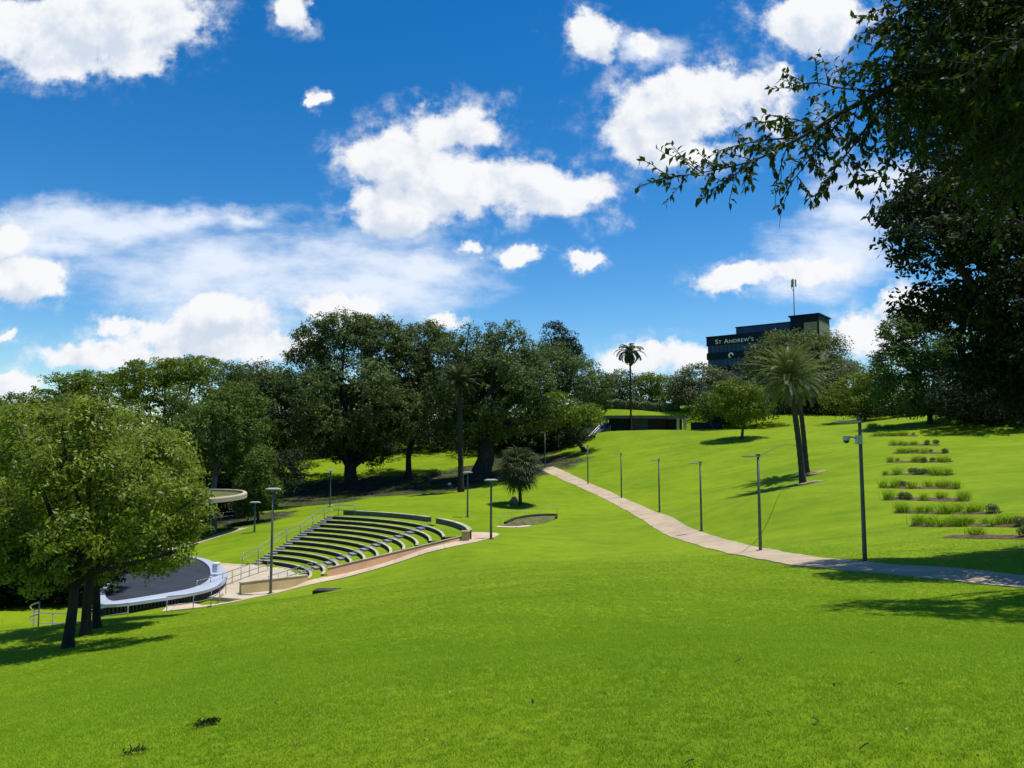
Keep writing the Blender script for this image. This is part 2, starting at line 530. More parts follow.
fr, ft = fan_polar(gx, gy)
inside = (fr < RTOP + 1.6) & (fr > R0 - 0.3) & (ft > TH0 + 0.3 / np.maximum(fr, 1)) & (ft < TH1 + 1.0 / np.maximum(fr, 1))
gz = np.where(inside, np.minimum(gz, row_z(np.maximum(fr - 0.6, R0)) - 0.35), gz)
# level floor round the stage and its walk
floor = (fr < R0 + 0.1) & (ft > R(-48)) & (ft < R(110))
fw = np.clip((R0 + 0.1 - fr) / 1.2, 0, 1) * floor
gz = gz * (1 - fw) + np.minimum(gz, ZFLOOR - 0.25) * fw
GZ = gz.reshape(GX.shape)


def H(x, y):
    x = np.atleast_1d(np.asarray(x, float)); y = np.atleast_1d(np.asarray(y, float))
    i = np.clip(np.searchsorted(AX, x) - 1, 0, len(AX) - 2)
    j = np.clip(np.searchsorted(AY, y) - 1, 0, len(AY) - 2)
    a = np.clip((x - AX[i]) / (AX[i + 1] - AX[i]), 0, 1)
    b = np.clip((y - AY[j]) / (AY[j + 1] - AY[j]), 0, 1)
    z = GZ[i, j] * (1 - a) * (1 - b) + GZ[i + 1, j] * a * (1 - b) + GZ[i, j + 1] * (1 - a) * b + GZ[i + 1, j + 1] * a * b
    return z if len(z) > 1 else float(z[0])


def G(px, py, d0=3.0, d1=260.0):
    """where the sight line of a picture point first meets the ground"""
    r = ray(px, py)
    ds = np.concatenate([np.arange(d0, 60, 0.1), np.arange(60, d1, 0.3)])
    z = H(r[0] * ds, ds)
    below = np.nonzero(r[2] * ds < z)[0]
    if len(below) == 0:
        d = d1
        return np.array([r[0] * d, d, H(r[0] * d, d)])
    k = below[0]
    lo, hi = ds[max(k - 1, 0)], ds[k]
    for _ in range(25):
        m = (lo + hi) / 2
        if r[2] * m < H(r[0] * m, m): hi = m
        else: lo = m
    d = (lo + hi) / 2
    return np.array([r[0] * d, d, H(r[0] * d, d)])


def on_ground(px, d):
    x = (px - 512) / FPX * d / (math.cos(PITCH))
    return np.array([x, d, H(x, d)])


# lawn colour: short bright turf, with bark mulch and painted shade under the trees and worn patches
MULCH_SHADE = []   # (x, y, rx, ry) mulch areas, also painted dark where tree shade lies


def lawn_material():
    m = bpy.data.materials.new('lawn_turf')
    m.use_nodes = True
    n = Nodes(m.node_tree)
    g = n.new('ShaderNodeNewGeometry')
    p = g.outputs['Position']
    big = n.noise(p, 0.12, 4.0, 0.6)
    midn = n.noise(p, 0.8, 5.0, 0.65)
    fine = n.noise(p, 24.0, 5.0, 0.7)
    st = n.new('ShaderNodeMapping', {'Vector': p, 'Rotation': (0, 0, R(28)), 'Scale': (0.12, 1.3, 1)})
    stripe = n.noise(st.outputs[0], 0.55, 3.0, 0.5)
    f = n.math('ADD', n.math('MULTIPLY', big, 0.45), n.math('MULTIPLY', midn, 0.35))
    f = n.math('ADD', f, n.math('MULTIPLY', stripe, 0.3))
    c = n.mix(n.smooth(f, 0.38, 0.72), (0.120, 0.200, 0.0035), (0.212, 0.292, 0.0072))
    c = n.mix(n.smooth(fine, 0.35, 0.75, 0.0, 0.45), c, (0.080, 0.150, 0.0035))
    # bark mulch, with tree shade painted into the litter
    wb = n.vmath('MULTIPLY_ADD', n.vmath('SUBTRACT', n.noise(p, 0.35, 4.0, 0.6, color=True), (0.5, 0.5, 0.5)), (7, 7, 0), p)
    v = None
    for (x, y, rx, ry) in MULCH_SHADE:
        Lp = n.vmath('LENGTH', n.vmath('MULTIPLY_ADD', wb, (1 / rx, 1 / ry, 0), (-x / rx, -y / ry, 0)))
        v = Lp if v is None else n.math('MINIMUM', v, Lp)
    litter_shade = n.mix(n.smooth(n.noise(p, 1.6, 6.0, 0.7), 0.48, 0.72), (0.030, 0.030, 0.015), (0.17, 0.155, 0.10))
    litter_shade = n.mix(n.smooth(n.noise(p, 0.35, 4.0, 0.6), 0.5, 0.62), litter_shade, (0.05, 0.085, 0.004))
    c = n.mix(n.smooth(v, 0.75, 1.0, 1.0, 0.0), c, litter_shade)
    b = n.new('ShaderNodeBsdfPrincipled', {'Base Color': c, 'Roughness': 0.9, 'Specular IOR Level': 0.1})
    hgt = n.math('ADD', n.math('MULTIPLY', fine, 0.6), n.math('MULTIPLY', n.noise(p, 45.0, 4.0, 0.7), 0.4))
    bn = n.new('ShaderNodeBump', {'Strength': 0.6, 'Distance': 0.05, 'Height': hgt})
    n.link(bn.outputs[0], b.inputs['Normal'])
    n.new('ShaderNodeOutputMaterial', {0: b.outputs[0]})
    return m


MULCH_SHADE += [(-27, 128, 15, 10), (-14, 122, 14, 12), (-2, 128, 16, 12), (-40, 122, 16, 14), (-50, 100, 14, 22),
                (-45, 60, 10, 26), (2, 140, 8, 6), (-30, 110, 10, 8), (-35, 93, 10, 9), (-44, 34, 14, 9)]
nx, ny = len(AX), len(AY)
idx = np.arange(nx * ny).reshape(nx, ny)
quad = np.stack([idx[:-1, :-1], idx[1:, :-1], idx[1:, 1:], idx[:-1, 1:]], -1).reshape(-1, 4)
me = bpy.data.meshes.new('lawn')
me.vertices.add(nx * ny)
me.vertices.foreach_set('co', np.stack([gx, gy, gz], -1).astype(np.float32).ravel())
me.loops.add(quad.size)
me.loops.foreach_set('vertex_index', quad.astype(np.int32).ravel())
me.polygons.add(len(quad))
me.polygons.foreach_set('loop_start', np.arange(0, quad.size, 4, dtype=np.int32))
me.polygons.foreach_set('loop_total', np.full(len(quad), 4, dtype=np.int32))
me.update(calc_edges=True)
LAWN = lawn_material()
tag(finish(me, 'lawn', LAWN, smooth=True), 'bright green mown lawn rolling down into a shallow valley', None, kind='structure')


# ------------------------------------------------------------------ paths
def smooth_line(P, step=0.6):
    P = np.asarray(P, float)
    d = np.concatenate([[0], np.cumsum(np.linalg.norm(np.diff(P, axis=0), axis=1))])
    out = []
    n = max(2, int(d[-1] / step))
    tt = np.linspace(0, d[-1], n)
    # Catmull-Rom on the polyline
    for t in tt:
        k = min(np.searchsorted(d, t, side='right') - 1, len(P) - 2)
        u = (t - d[k]) / (d[k + 1] - d[k] + 1e-9)
        p0, p1, p2, p3 = P[max(k - 1, 0)], P[k], P[k + 1], P[min(k + 2, len(P) - 1)]
        out.append(0.5 * ((2 * p1) + (-p0 + p2) * u + (2 * p0 - 5 * p1 + 4 * p2 - p3) * u * u + (-p0 + 3 * p1 - 3 * p2 + p3) * u ** 3))
    return np.array(out)


def ribbon(name, line, width, m, lift=0.035, nw=7, zf=None, label=None):
    line = smooth_line(np.asarray(line)[:, :2])
    t = np.gradient(line, axis=0)
    t /= np.linalg.norm(t, axis=1)[:, None] + 1e-9
    nrm = np.stack([-t[:, 1], t[:, 0]], -1)
    wd = np.broadcast_to(np.asarray(width, float), (len(line),)) if np.ndim(width) == 0 else np.interp(
        np.linspace(0, 1, len(line)), np.linspace(0, 1, len(width)), width)
    wd = wd * (1 + 0.025 * np.sin(np.arange(len(line)) * 1.7) + 0.02 * np.sin(np.arange(len(line)) * 0.61 + 1))
    s = np.linspace(-0.5, 0.5, nw)
    XY = line[:, None, :] + nrm[:, None, :] * (s[None, :, None] * wd[:, None, None])
    Z = (H(XY[..., 0].ravel(), XY[..., 1].ravel()) if zf is None else zf(XY[..., 0].ravel(), XY[..., 1].ravel())).reshape(XY.shape[:2]) + lift
    V = np.concatenate([XY, Z[..., None]], -1)
    n, k = V.shape[:2]
    b = MB()
    # skirt so the slab has an edge
    low = V.copy(); low[..., 2] -= 0.12
    full = np.concatenate([low[:, :1], V, low[:, -1:]], 1)
    k2 = k + 2
    ii = np.arange(n * k2).reshape(n, k2)
    q = np.stack([ii[:-1, :-1], ii[:-1, 1:], ii[1:, 1:], ii[1:, :-1]], -1).reshape(-1, 4)
    b.addn(full.reshape(-1, 3), q)
    o = b.build(name, m, smooth=False)
    run = np.concatenate([[0], np.cumsum(np.linalg.norm(np.diff(line, axis=0), axis=1))])
    at_ = o.data.attributes.new('run', 'FLOAT', 'POINT')
    at_.data.foreach_set('value', np.repeat(run, k2).astype(np.float32))
    tag(o, label, None, kind='structure')
    return o


pl = [G(*p) for p in [(1024, 583), (985, 579), (945, 574), (900, 570), (864, 567.5), (820, 563), (780, 557.5), (745, 551), (715, 543.5), (690, 536),
                      (665, 524), (640, 511), (612, 498), (585, 485.5), (560, 474), (546, 468)]]
pl = [pl[0] + (pl[0] - pl[1]) * 2.0] + pl
ribbon('path', pl, 2.3, M['pathslab'], lift=0.04, label='pale concrete path running up the hill past the lamp posts')


def pz(x, y, z):  # picture point on a level plane
    r = ray(x, y)
    d = z / r[2]
    return r * d


def fan(r, th):
    return np.array([AC[0] + r * math.cos(th), AC[1] + r * math.sin(th)])


# walk round the outside of the seating
ow = [fan(RTOP + 1.9, R(34)), fan(RTOP + 2.4, R(26)), fan(RTOP + 2.6, R(18)), fan(RTOP + 2.4, R(10)), fan(RTOP + 1.2, R(3.0))] + [
    fan(r_, R(3)) + np.array([0, -1.45]) for r_ in (22, 20, 17.5, 15, 12.5)] + [np.array(p_) for p_ in ((-15.9, 54.6), (-17.6, 51.6), (-19.4, 49.8), (-21.6, 49.0))]
ribbon('amphitheatre_path', ow, [1.2, 1.9, 2.4, 2.5, 2.2, 1.7, 1.7, 1.7, 1.7, 1.8, 2.0, 2.4, 2.8, 3.0], M['paveslab'], lift=0.06, label='pinkish paved walk curving round the outside of the seating')
# level floor in front of the stage
b = MB()
arc = [fan(R0 + 0.05, t) for t in np.linspace(R(-30), R(96), 40)]
b.prism([tuple(AC + np.array([-3.0, -2.0]))] + [tuple(p) for p in arc], ZFLOOR - 0.3, ZFLOOR)
tag(b.build('stage_floor', M['plaza']), 'beige paved floor between the stage and the first seat row', None, kind='structure')
sidepath = [at(150, 549, 78), at(200, 545.5, 80), at(228, 543, 83), at(244, 541, 85)]
ribbon('path', sidepath, 1.5, M['concrete'], lift=0.05, label='pale strip of path between the seating and the dark trees')
b = None


# ------------------------------------------------------------------ amphitheatre
def arc_solid(mb, r0, r1, t0, t1, z0, z1, n=40, ztop_out=None):
    """ring segment; z0, z1 bottom and top"""
    th = np.linspace(t0, t1, n)
    v = []
    for t in th:
        a, c = fan(r0, t), fan(r1, t)
        v += [(a[0], a[1], z0), (c[0], c[1], z0), (c[0], c[1], z1 if ztop_out is None else ztop_out), (a[0], a[1], z1)]
    f = []
    for i in range(n - 1):
        p, q = i * 4, i * 4 + 4
        f += [(p + 3, p + 2, q + 2, q + 3), (p, q, q + 1, p + 1), (p, p + 3, q + 3, q), (p + 1, q + 1, q + 2, p + 2)]
    f += [(0, 1, 2, 3), ((n - 1) * 4 + 3, (n - 1) * 4 + 2, (n - 1) * 4 + 1, (n - 1) * 4)]
    mb.add(v, f)


AMP = thing('amphitheatre', 'fan shaped open-air amphitheatre of curved grass seating rows', 'amphitheatre', (0, 0, 0))
AISLE = R(28)
RISE = 0.26                              # wall height; the turf behind each wall slopes up to the next
for k in range(NROW):
    r = R0 + k * DR
    z = ZFLOOR + DZ * (k + 1)
    mb = MB()
    ha = 0.7 / r
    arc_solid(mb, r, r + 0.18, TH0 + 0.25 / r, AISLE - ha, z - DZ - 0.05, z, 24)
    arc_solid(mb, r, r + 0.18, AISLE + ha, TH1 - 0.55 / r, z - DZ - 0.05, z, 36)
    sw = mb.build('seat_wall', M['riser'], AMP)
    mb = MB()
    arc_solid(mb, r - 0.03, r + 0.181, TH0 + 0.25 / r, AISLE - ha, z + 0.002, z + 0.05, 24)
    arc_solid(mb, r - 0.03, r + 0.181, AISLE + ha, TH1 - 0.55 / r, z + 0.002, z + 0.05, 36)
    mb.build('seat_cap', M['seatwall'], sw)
    mb = MB()
    arc_solid(mb, r + 0.183, r + DR - 0.003, TH0 + 0.25 / r, AISLE - ha, z - 0.3, z - 0.01, 24, ztop_out=z + (DZ - RISE))
    arc_solid(mb, r + 0.183, r + DR - 0.003, AISLE + ha, TH1 - 0.55 / r, z - 0.3, z - 0.01, 36, ztop_out=z + (DZ - RISE))
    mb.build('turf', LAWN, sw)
    mb = MB()                                           # aisle: two half steps per row
    arc_solid(mb, r - 0.42, r - 0.003, AISLE - ha + 0.004, AISLE + ha - 0.004, z - DZ - 0.05, z - DZ / 2, 4)
    arc_solid(mb, r, r + DR - 0.43, AISLE - ha + 0.004, AISLE + ha - 0.004, z - DZ - 0.05, z, 4)
    mb.build('aisle_step', M['step'], AMP)
    mb = MB()                                           # side stair
    arc_solid(mb, r - 0.35, r + 0.12, TH1 - 0.53 / r, TH1 + 0.30 / r, z - DZ - 0.2, z - DZ / 2, 4)
    arc_solid(mb, r + 0.123, r + DR - 0.353, TH1 - 0.53 / r, TH1 + 0.30 / r, z - DZ - 0.2, z, 4)
    mb.build('stair_step', M['step'], AMP)
mb = MB()
arc_solid(mb, RTOP, RTOP + 0.9, TH0 + 0.02, TH1, ZFLOOR + DZ * NROW - 0.4, ZFLOOR + DZ * NROW + DZ - RISE - 0.02, 50)
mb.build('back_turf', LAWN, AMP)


def sloped_wall(name, P0, P1, z0, z1, h0, h1, thick, m, label, batter=0.0, cap=None):
    """straight wall between two plan points; z = base, h = height at each end; batter = how far the outer face leans in"""
    P0, P1 = np.array(P0), np.array(P1)
    t = (P1 - P0) / np.linalg.norm(P1 - P0)
    nrm = np.array([t[1], -t[0]])                        # outer side: to the right of P0 -> P1
    root = thing(name, label, 'wall', (P0[0], P0[1], z0))
    mb = MB()
    v = []
    for P, z, h in ((P0, z0, h0), (P1, z1, h1)):
        for off, zz in ((nrm * (thick / 2 + batter), z - 0.4), (nrm * thick / 2 * (1), z + h), (-nrm * thick / 2, z + h), (-nrm * thick / 2, z - 0.4)):
            q = P + off - P0
            v.append((q[0], q[1], zz - z0))
    mb.add(v, [(0, 4, 5, 1), (1, 5, 6, 2), (2, 6, 7, 3), (3, 7, 4, 0), (0, 1, 2, 3), (7, 6, 5, 4)])
    mb.build('wall_face', m, root)
    mb = MB()
    v = []
    for P, z, h in ((P0 - t * 0.03, z0, h0), (P1 + t * 0.03, z1, h1)):
        for off, dz in ((nrm * (thick / 2 + 0.04), 0.003), (nrm * (thick / 2 + 0.04), 0.07), (-nrm * (thick / 2 + 0.04), 0.07), (-nrm * (thick / 2 + 0.04), 0.003)):
            q = P + off - P0
            v.append((q[0], q[1], z + h + dz - z0))
    mb.add(v, [(0, 4, 5, 1), (1, 5, 6, 2), (2, 6, 7, 3), (3, 7, 4, 0), (0, 1, 2, 3), (7, 6, 5, 4)])
    mb.build('coping', cap or M['seatwall'], root)
    return root


ra, rb = R0 + 1.6, RTOP + 0.3
A_ = fan(ra, TH0 - 0.2 / ra); B_ = fan(rb, TH0 - 0.2 / rb)
sloped_wall('retaining_wall', A_, B_, -9.55, -7.05, 0.80, 0.55, 0.3, M['pinkwall'], 'long pink wall along the right edge of the seating rows', batter=0.55)
C_ = fan(R0 + 0.2, TH0 - 0.9 / R0); D_ = pz(240, 592, -9.75)[:2]
sloped_wall('retaining_wall', D_, C_, -9.95, -9.75, 0.80, 0.62, 0.3, M['tanwall'], 'short tan wall with a dark end at the foot of the seating', batter=0.25)


def arc_wall(name, t0, t1, label, h, z):
    root = thing(name, label, 'wall', (0, 0, 0))
    mb = MB(); arc_solid(mb, RTOP + 0.9, RTOP + 1.2, t0, t1, z - 0.6, z + h, 40); mb.build('wall_face', M['greywall'], root)
    mb = MB(); arc_solid(mb, RTOP + 0.86, RTOP + 1.24, t0 - 0.001, t1 + 0.001, z + h + 0.003, z + h + 0.06, 40); mb.build('coping', M['seatwall'], root)


ZT = ZFLOOR + DZ * NROW
arc_wall('curved_wall', R(35.5), R(66), 'long dark curved block wall behind the topmost seat row', 0.42, ZT)
arc_wall('curved_wall', R(5), R(32), 'shorter dark curved wall by the bend of the pinkish walk', 0.42, ZT)
mb = MB()
p = fan(RTOP + 0.75, TH0 - 0.2 / rb)
mb.box((0, 0, 0.2), (0.55, 0.55, 1.4)); mb.box((0, 0, 0.93), (0.63, 0.63, 0.055))
o = mb.build('wall_pier', M['tanwall']); o.location = (p[0], p[1], -7.0)
tag(o, 'small tan block pier at the top end of the long pink wall', 'pier')


# ------------------------------------------------------------------ stage and its canopy
def disc(name, label, cat, C, a, bb, tiltx, tilty, thick, rim_w, m_top, m_rim, skirt=0.0):
    root = thing(name, label, cat, C)
    def pt(k, t, z):
        x, y = a * k * math.cos(t), bb * k * math.sin(t)
        return (x, y, z + x * tiltx + y * tilty)
    th = np.linspace(0, 2 * math.pi, 72, endpoint=False)
    ki = 1 - rim_w / a
    mb = MB()
    v = [pt(ki, t, thick * 0.55) for t in th] + [pt(ki, t, 0.05) for t in th]
    n = len(th)
    mb.add(v, [tuple(range(n)), tuple(range(n, 2 * n))[::-1]])
    mb.build('deck', m_top, root)
    mb = MB()
    prof = [(ki, 0.0), (ki, thick), (0.985, thick), (1.0, thick * 0.8), (1.0, 0.0)]
    v = []
    for t in th:
        v += [pt(k, t, z) for k, z in prof]
    m_ = len(prof); f = []
    for i in range(n):
        j = (i + 1) % n
        for q in range(m_):
            q2 = (q + 1) % m_
            f.append((i * m_ + q, i * m_ + q2, j * m_ + q2, j * m_ + q))
    mb.add(v, f)
    mb.build('rim', m_rim, root, smooth=False)
    if skirt:
        mb = MB()
        v, f = [], []
        ns = 220
        for i in range(ns):                                # upright slats, gaps between
            t = 2 * math.pi * i / ns
            t2 = t + 2 * math.pi / ns * 0.62
            b0 = len(v)
            v += [pt(0.965, t, -0.003), pt(0.965, t2, -0.003), pt(0.965, t2, -skirt), pt(0.965, t, -skirt)]
            f.append((b0, b0 + 1, b0 + 2, b0 + 3))
        mb.add(v, f)
        for zz in np.linspace(0.08, skirt, 6):
            ring = [pt(0.972, t, -zz) for t in np.linspace(0, 2 * math.pi, 73)]
            mb.tube(ring, 0.025, 4, cap=False)
        mb.build('lattice_skirt', M['lattice'], root)
    return root


# the stage: a long rounded deck drawn on its own level, white rim, slatted skirt
SZ = -9.25
near_e = [(228, 573), (224, 581), (208, 588.5), (182, 594), (150, 599), (125, 602.3), (104, 603.5)]
far_e = [(95, 599), (99, 588), (115, 574), (140, 563), (162, 557.5), (185, 555.5), (206, 558.5), (221, 565)]
ol = smooth_line([pz(x, y, SZ)[:2] for x, y in near_e + far_e + near_e[:1]], 0.7)[:-1]
ctr = ol.mean(0)
tn = unit_rows = np.roll(ol, -1, 0) - np.roll(ol, 1, 0)
tn = tn / np.linalg.norm(tn, axis=1)[:, None]
nrm_in = np.stack([-tn[:, 1], tn[:, 0]], -1)
nrm_in *= np.sign(((ctr - ol) * nrm_in).sum(1))[:, None]
st_ = thing('stage', 'large rounded stage deck with broad white rim at the seating foot', 'stage', (ctr[0], ctr[1], SZ))
xw = (ol[:, 0] - ol[:, 0].min()) / np.ptp(ol[:, 0])
rw_ = 0.25 + 0.95 * np.clip(xw * 1.15, 0, 1) ** 1.3
inn = ol + nrm_in * rw_[:, None]
mb = MB(); mb.prism([tuple(p - ctr) for p in inn], -0.3, -0.10); mb.build('deck', M['stage_dark'], st_)
mb = MB()
prof = [(0.0, -0.24), (0.0, -0.05), (0.10, 0.0), (1.35, 0.0), (1.35, -0.25)]
v, f = [], []
for k in range(len(ol)):
    for w_, z_ in prof:
        q = ol[k] + nrm_in[k] * min(w_, rw_[k]) - ctr
        v.append((q[0], q[1], z_))
m_ = len(prof)
for k in range(len(ol)):
    k2 = (k + 1) % len(ol)
    for q in range(m_):
        q2 = (q + 1) % m_
        f.append((k * m_ + q, k * m_ + q2, k2 * m_ + q2, k2 * m_ + q))
mb.add(v, f); mb.build('rim', M['rim'], st_)
mb = MB()
sk = smooth_line(np.concatenate([ol + nrm_in * 0.25, (ol + nrm_in * 0.25)[:1]]), 0.22) - ctr
for k in range(0, len(sk) - 1):
    a_, b_ = sk[k], sk[k] * 0.42 + sk[k + 1] * 0.58
    mb.add([(a_[0], a_[1], -0.31), (b_[0], b_[1], -0.31), (b_[0], b_[1], -1.2), (a_[0], a_[1], -1.2)], [(0, 1, 2, 3)])
for zz in (0.6, 0.8, 1.0):
    mb.tube([(p[0], p[1], -zz) for p in sk[::3]], 0.03, 4, cap=False)
mb.build('lattice_skirt', M['lattice'], st_)
c2 = at(196, 499, 84)
cn = disc('canopy', 'round mossy roof canopy standing before the dark trees', 'canopy', c2, 5.3, 4.6, 0.012, 0.065, 0.55, 0.42, M['moss'], M['concrete'])
mb = MB()
for ox, oy in ((1.9, 0.5), (-2.6, 1.5)):
    zz = H(c2[0] + ox, c2[1] + oy) - c2[2]
    mb = MB(); mb.tube([(ox, oy, zz - 0.2), (ox, oy, 0.08)], 0.28, 12); mb.build('column', M['greywall'], cn)
mb = MB()
mb.box((0, 0, 0.42), (0.5, 0.7, 0.84)); mb.box((0, 0, 0.88), (0.56, 0.8, 0.08), top=0.9)
pb = pz(216, 572, -9.03)
o = mb.build('speaker_box', M['white']); o.location = tuple(pb); o.scale = (0.75, 0.75, 0.75)
tag(o, 'white box standing on the right end of the stage rim', 'box')


# ------------------------------------------------------------------ handrails
def handrail(name, label, pts, h=1.0, gap=2.2, mids=(0.55,), r=0.03, m=None, hook=False):
    """pts: 3D ground line"""
    pts = np.array(pts, float)
    base = pts[0].copy()
    root = thing(name, label, 'handrail', base)
    line = smooth_line(pts, 0.35)
    for hh, nm in [(h, 'top_rail')] + [(x, 'lower_rail') for x in mids]:
        mb = MB()
        q = line - base + np.array([0, 0, hh])
        mb.tube(q, r, 8)
        mb.build(nm, m or M['rail'], root, smooth=True)
    d = np.concatenate([[0], np.cumsum(np.linalg.norm(np.diff(line, axis=0), axis=1))])
    n = max(2, int(round(d[-1] / gap)) + 1)
    for s_ in np.linspace(0.05, d[-1] - 0.05, n):
        q = np.array([np.interp(s_, d, line[:, i]) for i in range(3)]) - base
        mb = MB(); mb.tube([q + (0, 0, -0.15), q + (0, 0, h - 0.005)], r * 0.9, 8)
        mb.build('post', m or M['rail'], root, smooth=True)
    return root


hp = []
for r in np.linspace(R0 - 1.4, RTOP + 0.4, 8):
    q = fan(r, TH1 + 0.45 / r)
    hp.append((q[0], q[1], float(row_z(np.array(max(r, R0 - .5))))))
q = fan(RTOP + 0.7, TH1 - 2.0 / RTOP); hp.append((q[0], q[1], ZT))
handrail('handrail', 'long steel handrail climbing the far side stair of the seating', hp, 1.0, 1.9, (0.5,), 0.038)
hb = [pz(196, 596, -9.9), pz(222, 588, -9.9), pz(250, 577, -9.9), pz(268, 571, -9.9)]
handrail('handrail', 'steel handrail behind the short tan wall', hb, 1.0, 1.6, (0.5,), 0.03)
hc = [pz(268, 589, -9.95), pz(292, 581, -9.9), pz(312, 574, -9.85)]
handrail('handrail', 'short handrail between the tan wall and the first seat row', hc, 0.9, 1.2, (0.45,), 0.03)
hd = [at(166, 615, 42.5), at(190, 609, 45), at(212, 600, 48.5), at(226, 588, 54)]
hd = [np.array([q[0], q[1], max(H(q[0], q[1]), ZFLOOR) + 0.02]) for q in hd]
handrail('handrail', 'curved steel handrail at the near edge of the white-rimmed stage', hd, 1.05, 2.6, (0.55,), 0.028)
he = [at(128, 616, 42), at(105, 615, 44.5), at(70, 618, 43), at(40, 625, 38), at(29, 632, 34.5), at(38, 636, 33)]
he = [np.array([q[0], q[1], H(q[0], q[1])]) for q in he]
handrail('handrail', 'looped handrail beside the three leafy trees', he, 1.05, 4.2, (0.55,), 0.032)
ribbon('path', [he[0] + (1.5, -.6, 0), he[1] + (0.3, -1.2, 0), he[2] + (0.2, -1.6, 0), he[3] + (0.8, -1.0, 0), he[4] + (1, -1, 0)], 1.9, M['paving'], lift=0.05, label='pale paved corner beside the looped handrail')
hf = [at(160, 534, 92), at(200, 533, 93), at(243, 529, 95)]
hf = [np.array([q[0], q[1], H(q[0], q[1])]) for q in hf]
handrail('handrail', 'distant low handrail under the mossy canopy', hf, 1.0, 2.4, (0.5,), 0.035)


# ------------------------------------------------------------------ lamp posts
def lamp_post(label, foot, height, head='left', group='lamp posts beside the hill path', r=0.075, camera=False, lean=0.0):
    root = thing('lamp_post', label, 'lamp post', foot, group)
    mb = MB()
    mb.tube([(0, 0, -0.3), (0, 0, 0.4), (lean * 0.5, 0, height * 0.5), (lean, 0, height)], [r * 1.15, r * 1.15, r, r * 0.85], 12)
    mb.build('pole', M['pole'], root, smooth=True)
    mb = MB(); mb.box((0, 0, 0.0), (r * 4.6, r * 4.6, 0.10)); mb.build('base_plate', M['pole'], root)
    if head == 'left':
        mb = MB()
        mb.box((lean - 0.42, 0, height - 0.02), (0.86, 0.28, 0.07)); mb.box((lean - 0.55, 0, height - 0.068), (0.5, 0.2, 0.022))
        mb.build('lamp_head', M['lamp'], root)
        mb = MB(); mb.box((lean, 0, height + 0.03), (r * 2.4, r * 2.4, 0.16)); mb.build('bracket', M['pole'], root)
    else:
        mb = MB()
        mb.box((lean, 0, height + 0.06), (1.0, 0.36, 0.09)); mb.box((lean, 0, height + 0.125), (0.8, 0.28, 0.04), top=0.8)
        mb.build('lamp_head', M['lamp'], root)
        mb = MB(); mb.tube([(lean, 0, height - 0.12), (lean, 0, height + 0.012)], r * 1.15, 12); mb.build('collar', M['pole'], root)
    if camera:
        mb = MB()
        mb.tube([(lean * .8, 0, height - 0.75), (lean * .8 - 0.3, -0.02, height - 0.62), (lean * .8 - 0.56, -0.05, height - 0.62)], 0.035, 8)
        mb.box((lean * .8 - 0.06, 0, height - 0.72), (0.2, 0.22, 0.34))
        arm = mb.build('camera_arm', M['lamp'], root)
        mb = MB()
        prof = [(0.10, 0.10), (0.13, 0.05), (0.13, -0.06)]
        v, f = [], []
        for rr, zz in prof:
            for k in range(16):
                t = 2 * math.pi * k / 16; v.append((rr * math.cos(t), rr * math.sin(t), zz))
        for i in range(2):
            for k in range(16):
                f.append((i * 16 + k, (i * 16 + (k + 1) % 16), (i + 1) * 16 + (k + 1) % 16, (i + 1) * 16 + k))
        f.append(tuple(range(16)))
        mb.add(v, f)
        o = mb.build('camera_housing', M['lamp'], arm, smooth=True); o.location = (lean * .8 - 0.56, -0.05, height - 0.68)
        mb = MB(); v, f = [], []
        for i in range(5):
            a = i / 5 * math.pi / 2
            for k in range(16):
                t = 2 * math.pi * k / 16; v.append((0.115 * math.cos(a) * math.cos(t), 0.115 * math.cos(a) * math.sin(t), -0.115 * math.sin(a)))
        for i in range(4):
            for k in range(16):
                f.append((i * 16 + k, (i * 16 + (k + 1) % 16), (i + 1) * 16 + (k + 1) % 16, (i + 1) * 16 + k))
        f.append(tuple(4 * 16 + k for k in range(16)))
        mb.add(v, f)
        o = mb.build('camera_dome', M['glass'], arm, smooth=True); o.location = (lean * .8 - 0.56, -0.05, height - 0.745)
    return root


def px_h(foot, top_y):
    """height of an upright on FOOT whose top shows at picture row top_y"""
    p0 = foot
    r = ray(512 + 0, top_y)
    return r[2] * p0[1] - p0[2]


posts = [((865, 562), 421, 'tall grey lamp post with a dome camera, nearest on the path', True),
         ((760.5, 551), 456, 'grey lamp post standing left of the leaning date palms', False),
         ((701.5, 531), 463, 'lamp post at the bend where the path turns uphill', False),
         ((659.5, 512), 460, 'fourth lamp post up the path from the camera post', False),
         ((621.5, 498), 454, 'fifth lamp post up the path, below the tall thin palm', False),
         ((588, 484), 446, 'sixth lamp post up the path, below the concrete stair', False),
         ((545, 466.5), 432, 'farthest path lamp post, against the dark trees', False)]
PF = []
for (p, ty, lab, camf) in posts:
    foot = G(*p); PF.append(foot)
    h = px_h(foot, ty)
    lamp_post(lab, foot, h, 'left', camera=camf, r=0.072 if camf else 0.08, lean=0.0)
for (p, ty, lab, d, z) in [((491, 539), 481, 'slim lamp post on the grass near the fan palm', None, None),
                           ((467.5, 517), 473, 'slim lamp post near the dark-trunked palm, upslope of the curved wall', None, None),
                           ((271, 576), 490, 'tallest flat-headed lamp post, before the seat rows', 54, ZFLOOR),
                           ((254, 547), 503, 'lamp post on the green bank left of the seat rows', 80, None),
                           ((330, 508), 471, 'lamp post behind the top of the side stair', 97, None)]:
    if d is None: foot = G(*p)
    else:
        foot = at(p[0], p[1], d); foot[2] = z if z is not None else H(foot[0], foot[1])
    lamp_post(lab, foot, px_h(foot, ty), 'flat', 'flat-headed lamp posts round the seating', r=0.085)


